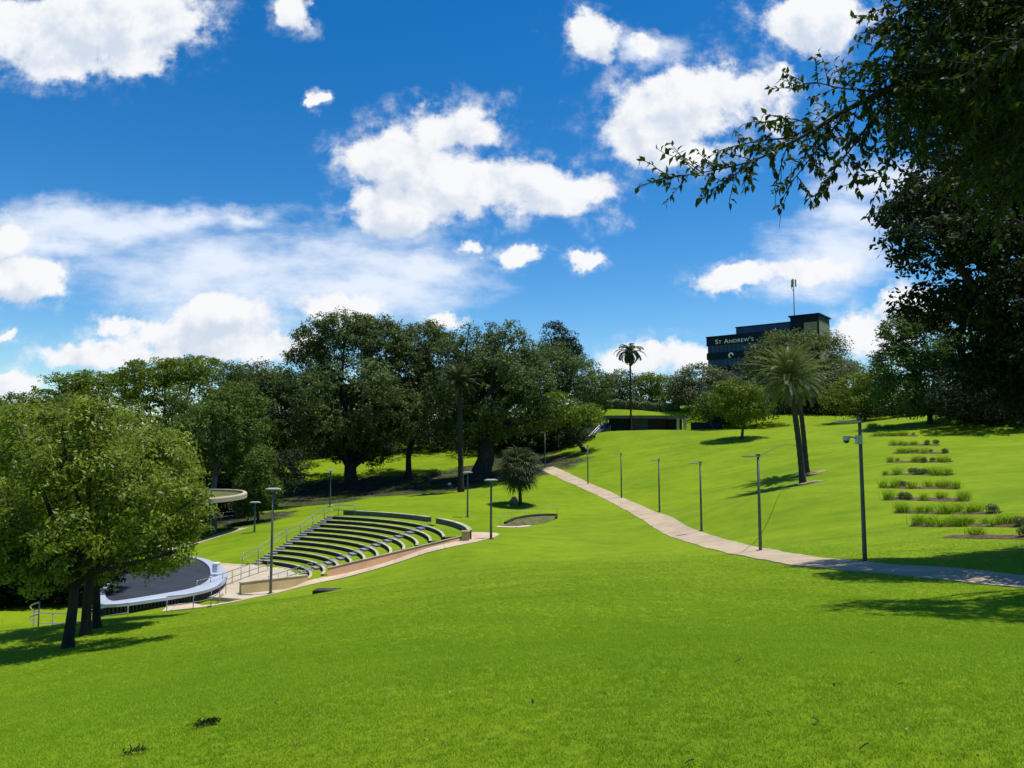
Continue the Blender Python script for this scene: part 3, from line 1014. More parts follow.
# ------------------------------------------------------------------ foliage
def leaf_quads(C, A, Nn, ln, wd):
    """rhombic leaves: centre, long axis, normal"""
    A = A / (np.linalg.norm(A, axis=1)[:, None] + 1e-9)
    S = np.cross(Nn, A); S /= np.linalg.norm(S, axis=1)[:, None] + 1e-9
    l = (np.asarray(ln) / 2); w_ = (np.asarray(wd) / 2)
    l = np.broadcast_to(l, (len(C),))[:, None]; w_ = np.broadcast_to(w_, (len(C),))[:, None]
    return np.stack([C - A * l, C + S * w_ - A * l * 0.1, C + A * l, C - S * w_ - A * l * 0.1], 1)


def unit(v):
    return v / (np.linalg.norm(v, axis=-1)[..., None] + 1e-9)


def waves(P, f, seed):
    g = np.random.default_rng(seed)
    s = np.zeros(len(P))
    for _ in range(5):
        k = unit(g.normal(size=3)) * f * g.uniform(0.6, 1.6)
        s += np.sin(P @ k + g.uniform(0, 6.3))
    return s / 5


def crown_points(lobes, n, seed, gap=0.25, f=1.0, low=0.55, shell=0.5):
    g = np.random.default_rng(seed)
    lobes = np.array(lobes, float)
    area = (lobes[:, 3] * lobes[:, 5] + lobes[:, 3] * lobes[:, 4] + lobes[:, 4] * lobes[:, 5])
    out = []
    tot = 0
    while tot < n:
        k = g.choice(len(lobes), size=2 * n, p=area / area.sum())
        d = unit(g.normal(size=(2 * n, 3)))
        rr = shell + (1 - shell) * g.random(2 * n) ** 0.55
        keep = ~((d[:, 2] < -0.25) & (g.random(2 * n) < low))
        P = lobes[k, :3] + d * rr[:, None] * lobes[k, 3:6]
        keep &= waves(P, f, seed) > -gap
        P = P[keep]
        out.append(P); tot += len(P)
    return np.concatenate(out)[:n]


def make_crown(name, lobes, n_clump, per, cr, ln, wd, m, seed, parent, gap=0.25, f=1.0, low=0.55, shell=0.5, droop=0.0, flat=0.7):
    g = np.random.default_rng(seed)
    P = crown_points(lobes, n_clump, seed, gap, f, low, shell)
    cen = np.average(np.array(lobes)[:, :3], axis=0)
    n = n_clump * per
    base = np.repeat(P, per, 0)
    crs = np.repeat(cr * g.uniform(0.6, 1.35, n_clump), per)
    off = unit(g.normal(size=(n, 3)) + np.array([0, 0, 0.35])) * (g.random(n) ** 0.45)[:, None]
    off[:, 2] *= flat
    C = base + off * crs[:, None]
    nrm = unit(off * 0.9 + unit(base - cen) * 0.25 + np.array([0, 0, 0.45]) + g.normal(size=(n, 3)) * 0.5)
    ax = np.cross(nrm, unit(g.normal(size=(n, 3)))) + np.array([0, 0, -droop])
    ax = ax - nrm * (ax * nrm).sum(1)[:, None]
    s = g.uniform(0.65, 1.3, n)
    V = leaf_quads(C, ax, nrm, ln * s, wd * s)
    tint = np.repeat(g.normal(0.45, 0.2, n_clump), per) + g.normal(0, 0.16, n)
    return quads_obj(name, V, tint, m, parent), P


def limbs(mb, base, fork, lobes, clumps, r, g, n_twig=40, bend=0.3, sides=9, flare=1.5, taper=0.62):
    """trunk from base to fork, a limb to each lobe, twigs to some leaf clumps"""
    base, fork = np.array(base, float), np.array(fork, float)
    mid = (base + fork) / 2 + np.array([g.normal() * bend, g.normal() * bend, 0])
    hgt = fork[2] - base[2]
    pts = [base + (0, 0, -0.4), base + (0, 0, 0.02 * hgt), base + (fork - base) * 0.12, mid, fork]
    mb.tube(pts, [r * flare * 1.15, r * flare, r * 1.08, r * 0.92, r * 0.8], sides)
    ends = []
    lob = np.array(lobes)
    for L_ in lob:
        e = L_[:3] + np.array([0, 0, -0.15 * L_[5]])
        s0 = base + (fork - base) * g.uniform(0.7, 1.0)
        m1 = s0 + (e - s0) * 0.5 + np.array([g.normal() * 0.06, g.normal() * 0.06, 0.02]) * np.linalg.norm(e - s0)
        rl = r * taper * g.uniform(0.6, 1.0)
        mb.tube([s0, s0 + (m1 - s0) * 0.5 + g.normal(size=3) * 0.03 * np.linalg.norm(e - s0), m1, e], [rl, rl * 0.85, rl * 0.65, rl * 0.35], max(5, sides - 3))
        ends.append((s0, m1, e, rl))
    for i in g.choice(len(clumps), size=min(n_twig, len(clumps)), replace=False):
        c = clumps[i]
        k = int(np.argmin(((lob[:, :3] - c) ** 2).sum(1)))
        s0, m1, e, rl = ends[k]
        q0 = m1 + (e - m1) * g.uniform(0, 1)
        dd = np.linalg.norm(c - q0)
        m2 = (q0 + c) / 2 + g.normal(size=3) * 0.08 * dd
        mb.tube([q0, m2, c], [rl * 0.34, rl * 0.2, rl * 0.06], 4)


def px_lobes(lst, d):
    """(px, py, rx, ry[, depth offset]) at distance d -> metres"""
    out = []
    for L_ in lst:
        dd = d + (L_[4] if len(L_) > 4 else 0)
        c = at(L_[0], L_[1], dd)
        rx, rz = L_[2] * dd / FPX, L_[3] * dd / FPX
        out.append((c[0], c[1], c[2], rx, max(rx, rz) * 0.95, rz))
    return out


def tree(name, label, foot, lobes, m, bark, r, n_clump, per, cr, ln, wd=None, seed=1, gap=0.25, f=None, low=0.55, shell=0.5,
         fork=None, group=None, n_twig=40, flat=0.7, droop=0.0, cat='tree', bend=0.3, flare=1.5):
    foot = np.array(foot, float)
    root = thing(name, label, cat, foot, group)
    lobes = [tuple(np.array(L_[:3]) - foot) + tuple(L_[3:]) for L_ in lobes]
    la = np.array(lobes)
    if f is None: f = 3.4 / np.mean(la[:, 3:6])
    g = np.random.default_rng(seed + 100)
    cr_o, P = make_crown('crown', lobes, n_clump, per, cr, ln, wd or ln * 0.5, m, seed, root, gap, f, low, shell, droop, flat)
    mb = MB()
    if fork is None:
        c = np.average(la[:, :3], axis=0, weights=la[:, 3])
        zlow = (la[:, 2] - la[:, 5] * 0.6).min()
        fork = np.array([c[0] * 0.5, c[1] * 0.5, max(zlow, 0.25 * c[2])])
    limbs(mb, (0, 0, 0), fork, lobes, P, r, g, n_twig, bend, flare=flare)
    mb.build('trunk', bark, root, smooth=True)
    return root


FT = 'trees round the edge of the park'
# ---- the big figs and the trees beside them
def fpx(px, py, d):
    q = at(px, py, d); q[2] = H(q[0], q[1]); return q


def T(name, label, px, py, d, lobes, m, bark, r, dens=1.0, leafpx=2.6, seed=1, **kw):
    """tree described in picture units at distance d"""
    lob = px_lobes(lobes, d)
    area = sum(l[2] * l[3] * math.pi for l in lobes) * 0.75
    k = d / FPX
    per = kw.pop('per', 26)
    cpx = kw.pop('clump', 6.5)
    n = int(area * dens * 2.2 / per)
    return tree(name, label, fpx(px, py, d), lob, m, bark, r, max(n, 20), per, cpx * k, leafpx * k, seed=seed, group=FT, **kw)


T('fig_tree', 'biggest dark fig tree with a thick flared trunk', 352, 485, 128,
  [(330, 350, 42, 36), (372, 345, 42, 30), (310, 375, 34, 34), (395, 372, 34, 34), (350, 395, 58, 40, -6), (300, 415, 42, 26, -3), (395, 415, 44, 28, -3),
   (345, 328, 28, 17), (318, 340, 22, 18), (375, 330, 22, 14), (340, 432, 60, 22), (375, 455, 18, 11), (335, 452, 16, 10), (322, 400, 40, 34, 8), (382, 400, 40, 34, 8)], L['fig'], M['darkbark'], 1.15, 1.0, 2.7, 11, gap=0.18, flare=2.0, n_twig=90)
T('fig_tree', 'dark fig tree on a slender trunk in the sunlit gap', 408, 474, 133,
  [(420, 350, 32, 30), (405, 375, 28, 32), (440, 370, 28, 34), (418, 405, 40, 34), (430, 335, 18, 14), (400, 425, 30, 18)], L['figb'], M['darkbark'], 0.5, 1.0, 2.7, 12, gap=0.18)
T('fig_tree', 'broad dark fig tree with bunched trunks behind the dark-trunked palm', 480, 482, 124,
  [(470, 355, 34, 34), (505, 350, 34, 30), (490, 385, 50, 38, -4), (520, 385, 36, 36), (455, 400, 36, 34), (500, 415, 46, 26), (530, 410, 28, 24), (470, 430, 40, 16)],
  L['fig'], M['darkbark'], 1.5, 1.05, 2.7, 13, gap=0.18, flare=1.8, n_twig=80)
T('fig_tree', 'dark fig tree at the left of the biggest fig', 300, 492, 138,
  [(262, 385, 32, 26), (285, 400, 30, 30), (255, 420, 34, 32), (282, 440, 36, 26), (240, 400, 24, 26)], L['fig'], M['darkbark'], 0.6, 1.0, 2.6, 14, gap=0.25)
T('fig_tree', 'rounded dark green tree below the dome-topped pine', 552, 446, 146,
  [(550, 370, 26, 30), (572, 380, 24, 26), (535, 395, 26, 30), (560, 405, 30, 24)], L['fig'], M['darkbark'], 0.5, 1.1, 2.4, 15, gap=0.35)
T('park_tree', 'soft green tree right of the dome-topped pine', 590, 430, 158,
  [(583, 378, 20, 22), (598, 388, 16, 20), (575, 395, 20, 20), (592, 405, 18, 16)], L['mid'], M['bark'], 0.35, 1.1, 2.3, 16, gap=0.4)
T('bunya_pine', 'tall dome-topped dark pine above the other trees', 558, 440, 168,
  [(558, 338, 18, 17), (560, 352, 22, 16), (556, 368, 22, 16), (575, 355, 9, 9)], L['deep'], M['darkbark'], 0.5, 1.6, 2.3, 17, gap=0.45, flat=0.5)
T('park_tree', 'low spreading lime green tree left of the concrete stair', 585, 441, 132,
  [(565, 412, 26, 14), (545, 420, 22, 14), (585, 422, 20, 16), (560, 400, 18, 8), (592, 412, 10, 8), (540, 428, 20, 10)], L['lime'], M['darkbark'], 0.35, 1.3, 2.2, 18, gap=0.35, flat=0.5, low=0.8)
T('park_tree', 'shadowy tree at the back between two figs', 445, 456, 160,
  [(440, 400, 40, 36), (470, 400, 34, 40), (400, 405, 30, 30), (500, 400, 40, 36)], L['deep'], M['darkbark'], 0.5, 0.9, 2.6, 19, gap=0.3)
T('park_tree', 'dark back tree above the sunny gap left of the fig', 325, 456, 165,
  [(320, 405, 36, 32), (350, 412, 36, 30), (385, 410, 34, 30), (280, 400, 30, 28)], L['deep'], M['darkbark'], 0.5, 0.9, 2.6, 20, gap=0.3)
for i, (px, py, d, lob, lab) in enumerate([
        (255, 470, 150, [(250, 440, 40, 24), (290, 445, 36, 22), (225, 445, 30, 26)], 'low dark tree far behind the left figs'),
        (345, 458, 172, [(330, 430, 40, 22), (370, 432, 40, 22), (300, 432, 34, 22)], 'low dark tree behind the biggest fig crown'),
        (520, 452, 150, [(520, 430, 34, 26), (545, 425, 30, 28), (495, 435, 30, 22)], 'low dark tree behind the fan palm, under the figs'),
        (450, 452, 175, [(430, 428, 40, 22), (470, 430, 40, 22), (400, 430, 34, 20)], 'low dark tree far behind the dark-trunked palm'),
        (560, 450, 142, [(552, 432, 26, 16), (575, 434, 20, 14), (535, 440, 22, 14)], 'low dark tree in the shade left of the hill stair')]):
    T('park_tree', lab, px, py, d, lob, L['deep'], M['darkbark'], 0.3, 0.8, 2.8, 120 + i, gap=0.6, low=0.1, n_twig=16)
# ---- left group behind the stage
T('park_tree', 'layered yellow-green tree crowning the left skyline', 165, 510, 112,
  [(165, 375, 44, 16), (195, 370, 34, 14), (140, 385, 36, 14), (210, 385, 30, 16), (175, 395, 50, 20), (165, 420, 60, 26), (200, 410, 34, 24), (170, 450, 60, 30)], L['lime'], M['bark'], 0.5, 1.0, 2.6, 21, gap=0.25, flat=0.45, low=0.7)
T('park_tree', 'spreading yellow-green tree low on the left skyline', 85, 520, 118,
  [(70, 384, 30, 11), (100, 382, 30, 12), (55, 395, 28, 12), (95, 400, 44, 18), (60, 415, 44, 22), (110, 430, 50, 34)], L['lime'], M['bark'], 0.45, 1.0, 2.6, 22, gap=0.25, flat=0.45, low=0.7)
T('park_tree', 'dull green tree at the far left edge of the skyline', 15, 520, 108,
  [(15, 412, 36, 18), (45, 408, 24, 14), (-20, 420, 40, 26), (20, 440, 50, 30)], L['mid'], M['bark'], 0.4, 1.0, 2.6, 23, gap=0.3)
T('park_tree', 'rounded mid-green tree with pale branches above the canopy', 213, 505, 98,
  [(205, 405, 36, 22), (235, 405, 30, 24), (190, 425, 26, 24), (245, 430, 28, 26), (218, 430, 44, 28, -3), (225, 455, 40, 20)], L['mid'], M['palebark'], 0.4, 1.0, 2.7, 24, gap=0.3)
T('park_tree', 'dark tree top behind the pale-branched tree', 250, 505, 128,
  [(250, 375, 26, 18), (225, 380, 26, 18), (245, 400, 34, 26), (262, 395, 22, 26), (240, 430, 34, 30)], L['fig'], M['bark'], 0.5, 1.0, 2.6, 25, gap=0.3)
T('shrub', 'tall leafy shrub left of the far lamp post', 258, 520, 90,
  [(262, 462, 14, 20), (256, 485, 20, 22), (268, 490, 14, 18), (250, 505, 18, 14)], L['mid'], M['bark'], 0.15, 1.3, 2.5, 26, gap=0.4, cat='shrub')
T('park_tree', 'deep shade tree behind the mossy canopy', 205, 535, 104,
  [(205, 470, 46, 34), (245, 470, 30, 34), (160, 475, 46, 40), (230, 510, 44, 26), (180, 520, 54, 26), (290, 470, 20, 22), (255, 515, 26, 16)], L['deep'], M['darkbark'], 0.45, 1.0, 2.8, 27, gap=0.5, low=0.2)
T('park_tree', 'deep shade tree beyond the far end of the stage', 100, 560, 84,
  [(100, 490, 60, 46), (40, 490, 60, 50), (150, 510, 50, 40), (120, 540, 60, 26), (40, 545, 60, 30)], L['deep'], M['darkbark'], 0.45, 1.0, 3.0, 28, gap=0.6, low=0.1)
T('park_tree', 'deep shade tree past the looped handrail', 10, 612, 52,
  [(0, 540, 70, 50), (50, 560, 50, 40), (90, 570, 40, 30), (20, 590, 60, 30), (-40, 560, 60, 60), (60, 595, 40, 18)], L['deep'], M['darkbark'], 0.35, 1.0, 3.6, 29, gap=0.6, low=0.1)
# ---- hill trees
T('park_tree', 'round dark tree with a pale crown top, right of the shelter', 700, 421, 166,
  [(700, 380, 26, 16), (680, 386, 16, 16), (722, 382, 16, 14), (700, 395, 30, 16)], L['olive'], M['bark'], 0.4, 1.5, 2.3, 31, gap=0.5)
T('park_tree', 'yellow-green tree on the hill left of the date palms', 742, 438, 124,
  [(735, 390, 18, 13), (750, 398, 20, 15), (728, 402, 18, 14), (745, 412, 24, 14), (760, 405, 14, 14)], L['lime'], M['bark'], 0.22, 1.4, 2.4, 32, gap=0.4, n_twig=25)
T('park_tree', 'small young tree between the shelter and the yellow-green tree', 713, 429, 140,
  [(712, 402, 16, 10), (705, 408, 13, 9), (720, 410, 14, 9)], L['mid'], M['bark'], 0.16, 1.3, 2.2, 33, gap=0.4, n_twig=20)
T('park_tree', 'tall tree hiding the hospital front behind the date palms', 795, 420, 172,
  [(790, 348, 34, 20), (825, 345, 20, 13), (755, 365, 20, 20), (800, 370, 50, 26), (835, 372, 24, 16), (840, 350, 10, 8), (775, 395, 50, 24)], L['figb'], M['bark'], 0.6, 1.3, 2.3, 34, gap=0.35)
T('park_tree', 'soft olive tree right of the date palm heads', 850, 421, 162,
  [(845, 378, 26, 16), (820, 390, 22, 18), (870, 385, 18, 14), (845, 398, 30, 16)], L['olive'], M['bark'], 0.35, 1.4, 2.3, 35, gap=0.5)
T('park_tree', 'lime green tree at the back of the garden beds', 865, 424, 142,
  [(855, 388, 24, 14), (878, 380, 20, 15), (845, 402, 26, 14), (875, 402, 26, 16)], L['lime'], M['bark'], 0.3, 1.3, 2.4, 36, gap=0.4)
T('park_tree', 'leafy tree at the left skirt of the black tree mass', 930, 428, 118,
  [(900, 335, 22, 20), (915, 320, 22, 14), (895, 365, 26, 22), (925, 350, 34, 34), (905, 395, 34, 24), (945, 385, 40, 36), (985, 370, 50, 50)], L['mid'], M['bark'], 0.4, 1.2, 2.8, 37, gap=0.4)
T('street_tree', 'yellow-green street tree standing behind the shelter roof', 650, 412, 182,
  [(645, 386, 14, 12), (662, 389, 15, 13), (652, 381, 18, 9), (672, 396, 9, 10), (650, 398, 20, 9)], L['lime'], M['bark'], 0.22, 1.4, 2.2, 38, gap=0.4, n_twig=16)
T('street_tree', 'darker street tree behind the thin tall palm', 622, 411, 184,
  [(620, 383, 14, 13), (632, 390, 12, 12), (608, 392, 10, 12)], L['figb'], M['bark'], 0.22, 1.4, 2.2, 39, gap=0.4, n_twig=16)
T('street_tree', 'street tree at the far right end of the hedge', 682, 412, 184,
  [(676, 392, 9, 10), (686, 396, 8, 9)], L['mid'], M['bark'], 0.2, 1.3, 2.2, 40, gap=0.4, n_twig=12)
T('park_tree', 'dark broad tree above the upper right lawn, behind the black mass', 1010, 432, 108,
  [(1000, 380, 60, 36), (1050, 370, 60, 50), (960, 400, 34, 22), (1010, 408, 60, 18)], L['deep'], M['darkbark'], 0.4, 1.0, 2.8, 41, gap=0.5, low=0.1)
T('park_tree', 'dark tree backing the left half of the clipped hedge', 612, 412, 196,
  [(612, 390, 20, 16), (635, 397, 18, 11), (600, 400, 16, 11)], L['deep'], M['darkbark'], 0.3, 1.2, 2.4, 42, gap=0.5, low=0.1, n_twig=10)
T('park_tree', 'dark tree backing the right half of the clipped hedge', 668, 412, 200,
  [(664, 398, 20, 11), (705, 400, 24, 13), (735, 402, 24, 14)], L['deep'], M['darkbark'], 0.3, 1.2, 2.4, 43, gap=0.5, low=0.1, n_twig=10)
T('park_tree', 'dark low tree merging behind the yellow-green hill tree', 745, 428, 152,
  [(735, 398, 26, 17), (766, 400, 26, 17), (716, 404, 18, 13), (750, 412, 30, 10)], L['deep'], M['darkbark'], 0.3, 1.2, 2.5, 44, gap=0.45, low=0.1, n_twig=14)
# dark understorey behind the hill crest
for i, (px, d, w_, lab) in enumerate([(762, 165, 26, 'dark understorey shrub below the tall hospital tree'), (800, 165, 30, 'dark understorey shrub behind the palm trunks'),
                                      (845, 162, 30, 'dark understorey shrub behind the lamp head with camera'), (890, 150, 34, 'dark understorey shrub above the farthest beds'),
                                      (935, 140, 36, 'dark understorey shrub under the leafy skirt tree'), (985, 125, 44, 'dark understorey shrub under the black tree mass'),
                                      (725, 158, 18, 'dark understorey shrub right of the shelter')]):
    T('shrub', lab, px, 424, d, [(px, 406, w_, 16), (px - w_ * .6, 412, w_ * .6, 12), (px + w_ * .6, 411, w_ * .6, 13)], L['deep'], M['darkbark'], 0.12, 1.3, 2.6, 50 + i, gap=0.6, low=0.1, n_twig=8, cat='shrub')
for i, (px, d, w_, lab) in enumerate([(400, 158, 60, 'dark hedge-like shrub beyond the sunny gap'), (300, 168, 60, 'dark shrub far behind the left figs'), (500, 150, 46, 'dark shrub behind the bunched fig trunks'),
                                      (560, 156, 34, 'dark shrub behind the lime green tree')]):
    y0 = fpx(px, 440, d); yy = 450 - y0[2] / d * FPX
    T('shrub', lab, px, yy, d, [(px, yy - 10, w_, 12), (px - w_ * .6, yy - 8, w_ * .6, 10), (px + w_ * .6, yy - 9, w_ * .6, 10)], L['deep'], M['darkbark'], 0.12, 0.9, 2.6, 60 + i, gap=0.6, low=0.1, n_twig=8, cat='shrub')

# ---- three leafy trees on the near left lawn
NG = 'three leafy trees on the left slope'
tree('leafy_tree', 'nearest of three leafy trees, thickest trunk on the left lawn', G(68, 648), px_lobes([(60, 470, 70, 45), (20, 500, 70, 52), (95, 500, 70, 50), (130, 480, 44, 36), (70, 540, 80, 34), (-20, 540, 60, 40), (150, 515, 40, 34), (60, 440, 50, 28), (20, 425, 26, 16), (100, 412, 22, 12), (175, 550, 20, 16), (190, 500, 16, 14), (40, 575, 40, 20), (0, 575, 40, 22)], 24.5),
     L['near'], M['darkbark'], 0.16, 680, 46, 0.42, 0.165, 0.068, 71, gap=0.12, group=NG, n_twig=90, droop=0.5, flare=1.3, bend=0.05, fork=(0.12, 0, 2.5))
tree('leafy_tree', 'second of three leafy trees, middle trunk with yellow-green crown', G(85, 635), px_lobes([(110, 450, 62, 40), (60, 440, 55, 36), (145, 480, 44, 44), (90, 490, 70, 50), (150, 520, 40, 36), (20, 450, 50, 34), (60, 405, 26, 12), (160, 440, 16, 12), (182, 470, 14, 18), (135, 560, 34, 14), (172, 548, 18, 16), (95, 572, 34, 12)], 29),
     L['near'], M['darkbark'], 0.16, 560, 44, 0.46, 0.18, 0.075, 72, gap=0.12, group=NG, n_twig=80, droop=0.5, flare=1.3, bend=0.05, fork=(0.15, 0, 2.7))
tree('leafy_tree', 'rearmost of three leafy trees, thinnest leaning trunk', G(97, 628), px_lobes([(150, 460, 44, 36), (170, 495, 32, 40), (120, 440, 46, 30), (135, 510, 54, 46), (165, 540, 30, 30), (30, 430, 54, 24), (10, 412, 26, 12), (196, 520, 14, 20), (180, 540, 18, 18), (150, 568, 22, 10)], 32.5),
     L['near'], M['darkbark'], 0.14, 500, 44, 0.48, 0.19, 0.078, 73, gap=0.12, group=NG, n_twig=80, droop=0.5, flare=1.3, bend=0.05, fork=(-0.25, 0, 2.6))


# ---- big shady tree at the right, and the weeping fig that hangs into the view
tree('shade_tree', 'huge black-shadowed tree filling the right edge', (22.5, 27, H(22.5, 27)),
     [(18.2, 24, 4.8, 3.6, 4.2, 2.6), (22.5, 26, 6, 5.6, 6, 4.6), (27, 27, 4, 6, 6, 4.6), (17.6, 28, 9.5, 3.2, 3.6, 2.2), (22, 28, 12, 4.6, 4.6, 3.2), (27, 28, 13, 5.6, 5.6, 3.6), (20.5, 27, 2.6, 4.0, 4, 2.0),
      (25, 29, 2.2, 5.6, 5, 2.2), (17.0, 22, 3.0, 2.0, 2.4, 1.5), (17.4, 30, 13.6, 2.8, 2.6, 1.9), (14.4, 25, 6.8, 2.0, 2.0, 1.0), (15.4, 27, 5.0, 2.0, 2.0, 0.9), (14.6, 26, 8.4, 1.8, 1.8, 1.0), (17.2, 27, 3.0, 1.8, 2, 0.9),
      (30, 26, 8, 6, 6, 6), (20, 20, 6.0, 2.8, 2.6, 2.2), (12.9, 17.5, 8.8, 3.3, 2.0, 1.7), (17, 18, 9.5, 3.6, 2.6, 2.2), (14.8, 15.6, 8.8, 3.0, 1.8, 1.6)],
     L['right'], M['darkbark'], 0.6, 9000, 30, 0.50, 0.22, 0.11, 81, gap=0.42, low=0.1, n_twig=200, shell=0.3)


def leaf6(C, A, Nn, ln, wd):
    """near leaf: two quads folded along the midrib with a drawn-out tip"""
    A = unit(A); S = unit(np.cross(Nn, A)); Nn = np.cross(A, S)
    ln = np.asarray(ln)[:, None]; wd = np.asarray(wd)[:, None]
    p0 = C; p3 = C + A * ln - Nn * ln * 0.12
    m1 = C + A * ln * 0.38
    l1 = C + A * ln * 0.36 + S * wd / 2 + Nn * wd * 0.18; r1 = C + A * ln * 0.36 - S * wd / 2 + Nn * wd * 0.18
    l2 = C + A * ln * 0.72 + S * wd * 0.26 + Nn * wd * 0.06; r2 = C + A * ln * 0.72 - S * wd * 0.26 + Nn * wd * 0.06
    m2 = C + A * ln * 0.74
    return np.concatenate([np.stack([p0, l1, l2, m2], 1), np.stack([p0, m2, r2, r1], 1), np.stack([m2, l2, p3, p3 - S * 0.0005], 1), np.stack([m2, p3, p3 - S * 0.0005, r2], 1)])


def weeping_fig():
    g = np.random.default_rng(91)
    foot = np.array([6.3, 0.8, H(6.3, 0.8)])
    root = thing('weeping_fig', 'weeping fig whose leafy branch hangs into the top right', 'tree', foot)
    wood = MB()
    C, A, S_ = [], [], []
    wood.tube([(0, 0, -0.4), (0, 0, 0.3), (-0.1, 0.1, 1.6), (-0.5, 0.5, 3.2)], [0.32, 0.26, 0.22, 0.18], 12)
    fork = np.array([-0.5, 0.5, 3.2])

    def sprig(p, d, n, length):
        """leafy shoot from p along d with drooping alternate leaves"""
        d = unit(d)
        pts = [p]
        for i in range(5):
            d = unit(d + np.array([0, 0, -0.045]) + g.normal(size=3) * 0.10)
            pts.append(pts[-1] + d * length / 5)
        pts = np.array(pts)
        wood.tube(pts - foot, np.linspace(0.0028, 0.0012, 6), 4, cap=False)
        n = int(n * 1.5)
        for i in range(n):
            t = (i + 0.6) / n * 5
            k = min(int(t), 4)
            q = pts[k] + (pts[k + 1] - pts[k]) * (t - k)
            out = unit(np.cross(d, g.normal(size=3)) + d * 0.7 + np.array([0, 0, -0.55 + g.normal() * 0.35]))
            C.append(q); A.append(out); S_.append(g.uniform(0.72, 1.25))
        return pts[-1]

    def bough(pix, rads, start=None, every=0.055, spread=0.26, n_leaf=8, lenr=(0.12, 0.3)):
        P = [at(*p) for p in pix]
        line = smooth_line(P, 0.05)
        wood.tube(line - foot, np.interp(np.linspace(0, 1, len(line)), np.linspace(0, 1, len(rads)), rads), 7)
        d = np.concatenate([[0], np.cumsum(np.linalg.norm(np.diff(line, axis=0), axis=1))])
        n = int(d[-1] / every)
        for i in range(n):
            s = d[-1] * (i + g.random()) / n
            q = np.array([np.interp(s, d, line[:, k]) for k in range(3)])
            k = min(np.searchsorted(d, s), len(line) - 1)
            tdir = unit(line[k] - line[max(k - 2, 0)] + 1e-6)
            sd_ = unit(np.cross(tdir, g.normal(size=3)))
            L_ = g.uniform(*lenr) * spread / 0.26
            sprig(q, tdir * 0.7 + sd_ + np.array([0, 0, 0.1]), n_leaf, L_)
        sprig(line[-1], line[-1] - line[-4], n_leaf, 0.16)

    # the long branch reaching left
    bough([(1010, 40, 3.4), (950, 62, 3.5), (900, 84, 3.6), (850, 108, 3.65), (800, 138, 3.7), (755, 160, 3.72), (710, 171, 3.75), (668, 178, 3.75)],
          [0.03, 0.024, 0.018, 0.013, 0.009, 0.005, 0.003, 0.002], every=0.030, spread=0.24)
    bough([(900, 84, 3.6), (872, 120, 3.6), (850, 150, 3.55), (828, 178, 3.5)], [0.008, 0.006, 0.004, 0.002], every=0.035, spread=0.2)
    bough([(940, 66, 3.5), (905, 120, 3.5), (890, 160, 3.45), (878, 190, 3.4)], [0.009, 0.006, 0.004, 0.002], every=0.035, spread=0.22)
    bough([(880, 92, 3.6), (840, 88, 3.8), (812, 82, 3.9), (795, 88, 3.95)], [0.008, 0.005, 0.003, 0.002], every=0.04, spread=0.18)
    bough([(800, 138, 3.7), (765, 140, 3.8), (735, 146, 3.85)], [0.006, 0.004, 0.002], every=0.045, spread=0.15)
    bough([(850, 108, 3.65), (825, 140, 3.65), (805, 165, 3.6), (792, 182, 3.6)], [0.006, 0.004, 0.003, 0.002], every=0.035, spread=0.2)
    bough([(755, 160, 3.72), (738, 172, 3.7), (722, 186, 3.7)], [0.004, 0.003, 0.002], every=0.04, spread=0.15)
    bough([(820, 128, 3.7), (790, 118, 3.8), (770, 122, 3.85)], [0.005, 0.003, 0.002], every=0.04, spread=0.16)
    # the dense overhead mass
    for (a0, a1, a2) in [((1060, -20, 3.3), (960, -5, 3.7), (892, 8, 3.9)), ((1060, 0, 3.4), (980, 30, 3.8), (905, 38, 3.9)), ((1060, 60, 3.3), (1000, 90, 3.6), (940, 110, 3.8)),
                         ((1070, 30, 3.2), (1010, 40, 3.7), (930, 60, 3.9)), ((1070, 110, 3.1), (1020, 130, 3.4), (975, 150, 3.6)), ((1060, -40, 3.6), (980, -20, 3.8), (910, -10, 3.9)),
                         ((1050, -60, 3.2), (1000, -30, 3.4), (940, 20, 3.5)), ((1070, 140, 3.4), (1030, 170, 3.6), (1000, 200, 3.7)), ((1060, 20, 3.0), (1000, 60, 3.2), (960, 96, 3.3)),
                         ((1080, 60, 3.8), (1010, 70, 3.8), (950, 85, 3.9)), ((1070, -10, 3.5), (1000, 10, 3.7), (930, 25, 3.9)), ((1080, 90, 3.6), (1030, 110, 3.7), (985, 130, 3.9)),
                         ((1090, 150, 3.3), (1040, 165, 3.5), (1010, 150, 3.7)), ((960, 60, 3.5), (925, 72, 3.6), (885, 66, 3.8)),
                         ((1070, 10, 3.6), (990, 45, 3.8), (925, 105, 3.9)), ((1070, -30, 3.6), (1000, 10, 3.9), (930, 10, 3.95)), ((1070, 60, 3.6), (1010, 110, 3.8), (960, 165, 3.9)), ((1070, 40, 3.4), (1000, 20, 3.7), (920, -5, 3.9)), ((1080, 90, 3.6), (1020, 150, 3.8), (985, 185, 3.9)),
                         ((1060, 30, 3.7), (970, 75, 3.8), (905, 95, 3.9)), ((1060, 80, 3.2), (1000, 120, 3.5), (950, 135, 3.7)), ((1060, 0, 3.2), (980, 60, 3.4), (930, 90, 3.6)), ((1060, -20, 3.8), (970, 25, 4.0), (895, 30, 4.0)),
                         ((1060, -10, 3.7), (960, 40, 3.7), (900, 60, 3.7))]:
        a0, a1, a2 = [(q[0], q[1], q[2] * 0.95) for q in (a0, a1, a2)]
        bough([a0, a1, a2], [0.016, 0.009, 0.003], every=0.022, spread=0.34, n_leaf=9)
